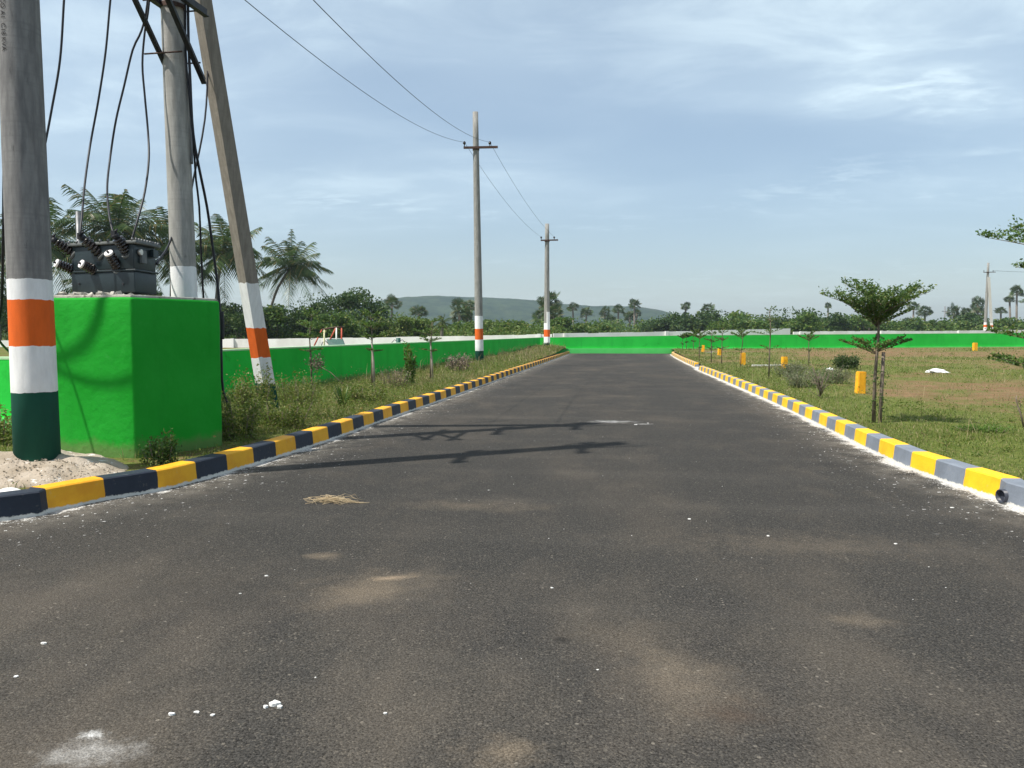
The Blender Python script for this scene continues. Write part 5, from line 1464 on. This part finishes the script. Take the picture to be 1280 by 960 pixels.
# branch of the tall dark tree reaching right
# ------------------------------------------------------------------ palmyra palms
def palmyra_mesh(seed, nf=34, skirt=False):
    rs = np.random.RandomState(seed); mb = MB()
    for k in range(nf):
        if rs.rand() < .16: continue
        a_ = k * 2.39996 + rs.normal(0, .2); z = 1 - (1.72 if skirt else 1.5) * (k + .5) / nf; z = max(-.92, z); rxy = math.sqrt(max(0, 1 - z * z))
        d = Vector((math.cos(a_) * rxy, math.sin(a_) * rxy, z)); c = d * rs.uniform(.36, .72)
        s = d.cross(Vector((0, 0, 1))); s = s.normalized() if s.length > 1e-3 else Vector((1, 0, 0)); u_ = s.cross(d)
        tw = rs.uniform(-.9, .9); s2 = s * math.cos(tw) + u_ * math.sin(tw)
        mb.tube([Vector((0, 0, 0)), c], [.03, .02], 3, cap=False, smooth=False)
        R_ = rs.uniform(.42, .58); n = 11
        for j in range(n):
            t0 = -1.9 + 3.8 * j / n; t1 = t0 + 3.8 / n * .8; tm_ = (t0 + t1) / 2
            f = lambda t_, r_: c + (d * math.cos(t_) + s2 * math.sin(t_)) * r_ - Vector((0, 0, .10 * r_))
            mb.add([c, f(t0, R_ * .65), f(tm_, R_ * rs.uniform(.9, 1.1)), f(t1, R_ * .65)], [(0, 1, 2, 3)])
    return mb
PV = []
def palmyra(u, v, rpx, d, label, seed, skirt=False, sz=1.0):
    c = P(u, v, d); bp = C(u + (seed % 3 - 1) * .8, d, 0); r_ = rpx / F * d
    r_ *= 1.12; root = thing('palmyra_palm', label, 'palm tree', bp, 0, 'palmyra palms on the skyline')
    top = c - bp
    mb = MB(); mb.tube([(0, 0, -.2), (top.x * .3, top.y * .3, top.z * .5), tuple(top)], [.30, .24, .22], 8); local(mb.build('trunk', M['palm_bark'], root))
    me = palmyra_mesh(seed, 34, skirt); o = local(me.build('crown', M['leaf_palmyra'], root)); o.location = top; v_ = random.Random(seed * 7); o.scale = (r_ * v_.uniform(.85, 1.15), r_, r_ * sz * v_.uniform(.8, 1.3)); o.rotation_euler = (0, 0, seed)
PAL = [(490, 381, 12, 150, 'round palmyra crown over the yellow green tree, leftmost against the hill', 0),
       (524, 391, 12, 150, 'second round palmyra crown against the hill, left of the small wind blown palm', 0),
       (574, 391, 12, 140, 'broad shaggy palmyra crown left of the mid pole', 1), (589, 384, 12, 145, 'taller palmyra crown touching the mid pole on its left', 0),
       (584, 396, 9, 142, 'low palmyra with dead brown skirt left of the mid pole', 1),
       (687, 379, 14, 130, 'tallest shaggy palmyra directly behind the road end pole', 1), (692, 395, 15, 128, 'thick skirted palmyra at the foot of the tallest shaggy one', 1), (678, 396, 12, 132, 'palmyra crown just left of the road end pole', 1),
       (716, 385, 7.5, 200, 'small palmyra first to the right of the road end pole', 0), (733, 391, 7.5, 200, 'small palmyra second to the right of the road end pole', 0),
       (756, 391, 8, 200, 'palmyra with ragged crown in the middle of the hill skyline', 1), (763, 402, 8, 205, 'short palmyra tucked beside the ragged crowned one', 1), (773, 388, 7.5, 200, 'clean trunked palmyra right of the ragged crowned one', 0),
       (793, 381, 8.5, 190, 'tallest palmyra in front of the hill right of centre', 0), (787, 396, 8, 195, 'lower palmyra crown below the tallest one right of centre', 1), (796, 392, 6, 195, 'narrow palmyra crown beneath the tallest one right of centre', 0),
       (857, 384, 6.5, 190, 'palmyra with two tiered crown where the hill meets the plain', 0), (857, 394, 5, 190, 'small lower crown right under the two tiered palmyra', 0),
       (885, 386, 9, 180, 'palmyra rising from the dark double headed tree', 0), (1035, 383, 4.5, 220, 'tiny flat topped palmyra over the dark tree left of the umbrella tree', 0),
       (1109, 389, 8, 200, 'palmyra seen just right of the umbrella tree crown', 0), (1142, 384, 6.5, 210, 'thin flat topped palmyra, first right of the umbrella tree', 0), (1156, 390, 9, 190, 'bushy palmyra beside the thin flat topped one', 1),
       (1134, 402, 6, 200, 'short palmyra low in the scrub right of the umbrella tree', 0),
       (1192, 391, 8, 200, 'round palmyra between the mast and the far right pole', 1), (1207, 391, 6.5, 205, 'ragged palmyra just left of the far right pole', 0), (1222, 382, 8, 195, 'palmyra crown directly behind the far right pole', 1), (1224, 394, 8, 200, 'lower palmyra crown behind the foot of the far right pole', 1),
       (1251, 389, 6.5, 210, 'flat topped palmyra first right of the far right pole', 0), (1262, 375, 6.5, 200, 'tall thin palmyra second right of the far right pole', 0), (1271, 365, 8, 190, 'tallest thin palmyra at the right edge', 0), (1284, 377, 8, 195, 'palmyra cut off by the right edge', 0)]
for i, (u, v, r_, d, lab, sk) in enumerate(PAL): palmyra(u, v, r_, d, lab, i + 3, bool(sk), 1.15 if sk else .95)
# small pale fronded palm by the left saplings (white and dark fronds)
coconut('small wind blown palm against the hill, left of the mid pole', 553, 403, 72, 13, 91, 552, 12)
shed = thing('shed', 'pale roofed shed glimpsed between the trees beyond the white wall', 'shed', C(955, 150, 0))
w0 = C(948, 150, 0); w1_ = C(962, 150, 0)
mb = MB(); zr0 = HZ(409, 150); zr1 = HZ(402, 150)
MB().prism([w0, w1_, w1_ + Vector((0, 4, 0)), w0 + Vector((0, 4, 0))], 0, zr0).build('wall', M['wall_pale'], shed)
mid0 = (w0 + w1_) / 2
mb.add([w0 + Vector((-.3, -.2, zr0)), w1_ + Vector((.3, -.2, zr0)), mid0 + Vector((0, -.2, zr1)), w0 + Vector((-.3, 4.2, zr0)), w1_ + Vector((.3, 4.2, zr0)), mid0 + Vector((0, 4.2, zr1))], [(0, 1, 2), (3, 5, 4), (0, 2, 5, 3), (1, 4, 5, 2), (0, 3, 4, 1)]); o = mb.build('roof', M['roof_pale'], shed); bm_fix(o)

# ------------------------------------------------------------------ continuous scrub along the skyline
lf = MB(); rs = np.random.RandomState(8)
def scrub(u0, u1, d0, d1, n, vt, seed):
    for k in range(n):
        u = rs.uniform(u0, u1); d = rs.uniform(d0, d1); hh = HZ(vt + rs.normal(0, 2.2) + 15 * (vn(u, 5.0, .055, seed) - .5), d); r_ = rs.uniform(1.0, 2.6) * d / 120
        c = C(u, d, 0); m_ = 110
        pts = unit(m_, rs) * (rs.rand(m_, 1) ** .5) * np.array([r_ * 1.3, r_ * 1.3, hh * .6]) + np.array([c.x, c.y, hh * .5]); pts[:, 2] = np.abs(pts[:, 2])
        lf.quads(leaf_quads(pts, d * .0034, rs, .6, .25))
scrub(-120, 700, 90, 115, 170, 409, 1)
scrub(690, 900, 160, 200, 130, 408, 2)
scrub(860, 1085, 150, 190, 190, 400, 3)
scrub(1070, 1330, 150, 200, 200, 405, 3)
scrub(-100, 480, 86, 98, 120, 396, 4)
tag(lf.build('scrub_woodland', M['leaf_broad']), kind='stuff')
lf = MB()
scrub(-100, 520, 80, 90, 80, 403, 5)
scrub(520, 700, 84, 95, 60, 409, 6)
scrub(860, 1085, 145, 160, 50, 403, 7)
scrub(1070, 1330, 145, 160, 60, 407, 9)
tag(lf.build('scrub_woodland', M['leaf_broad_light']), kind='stuff')
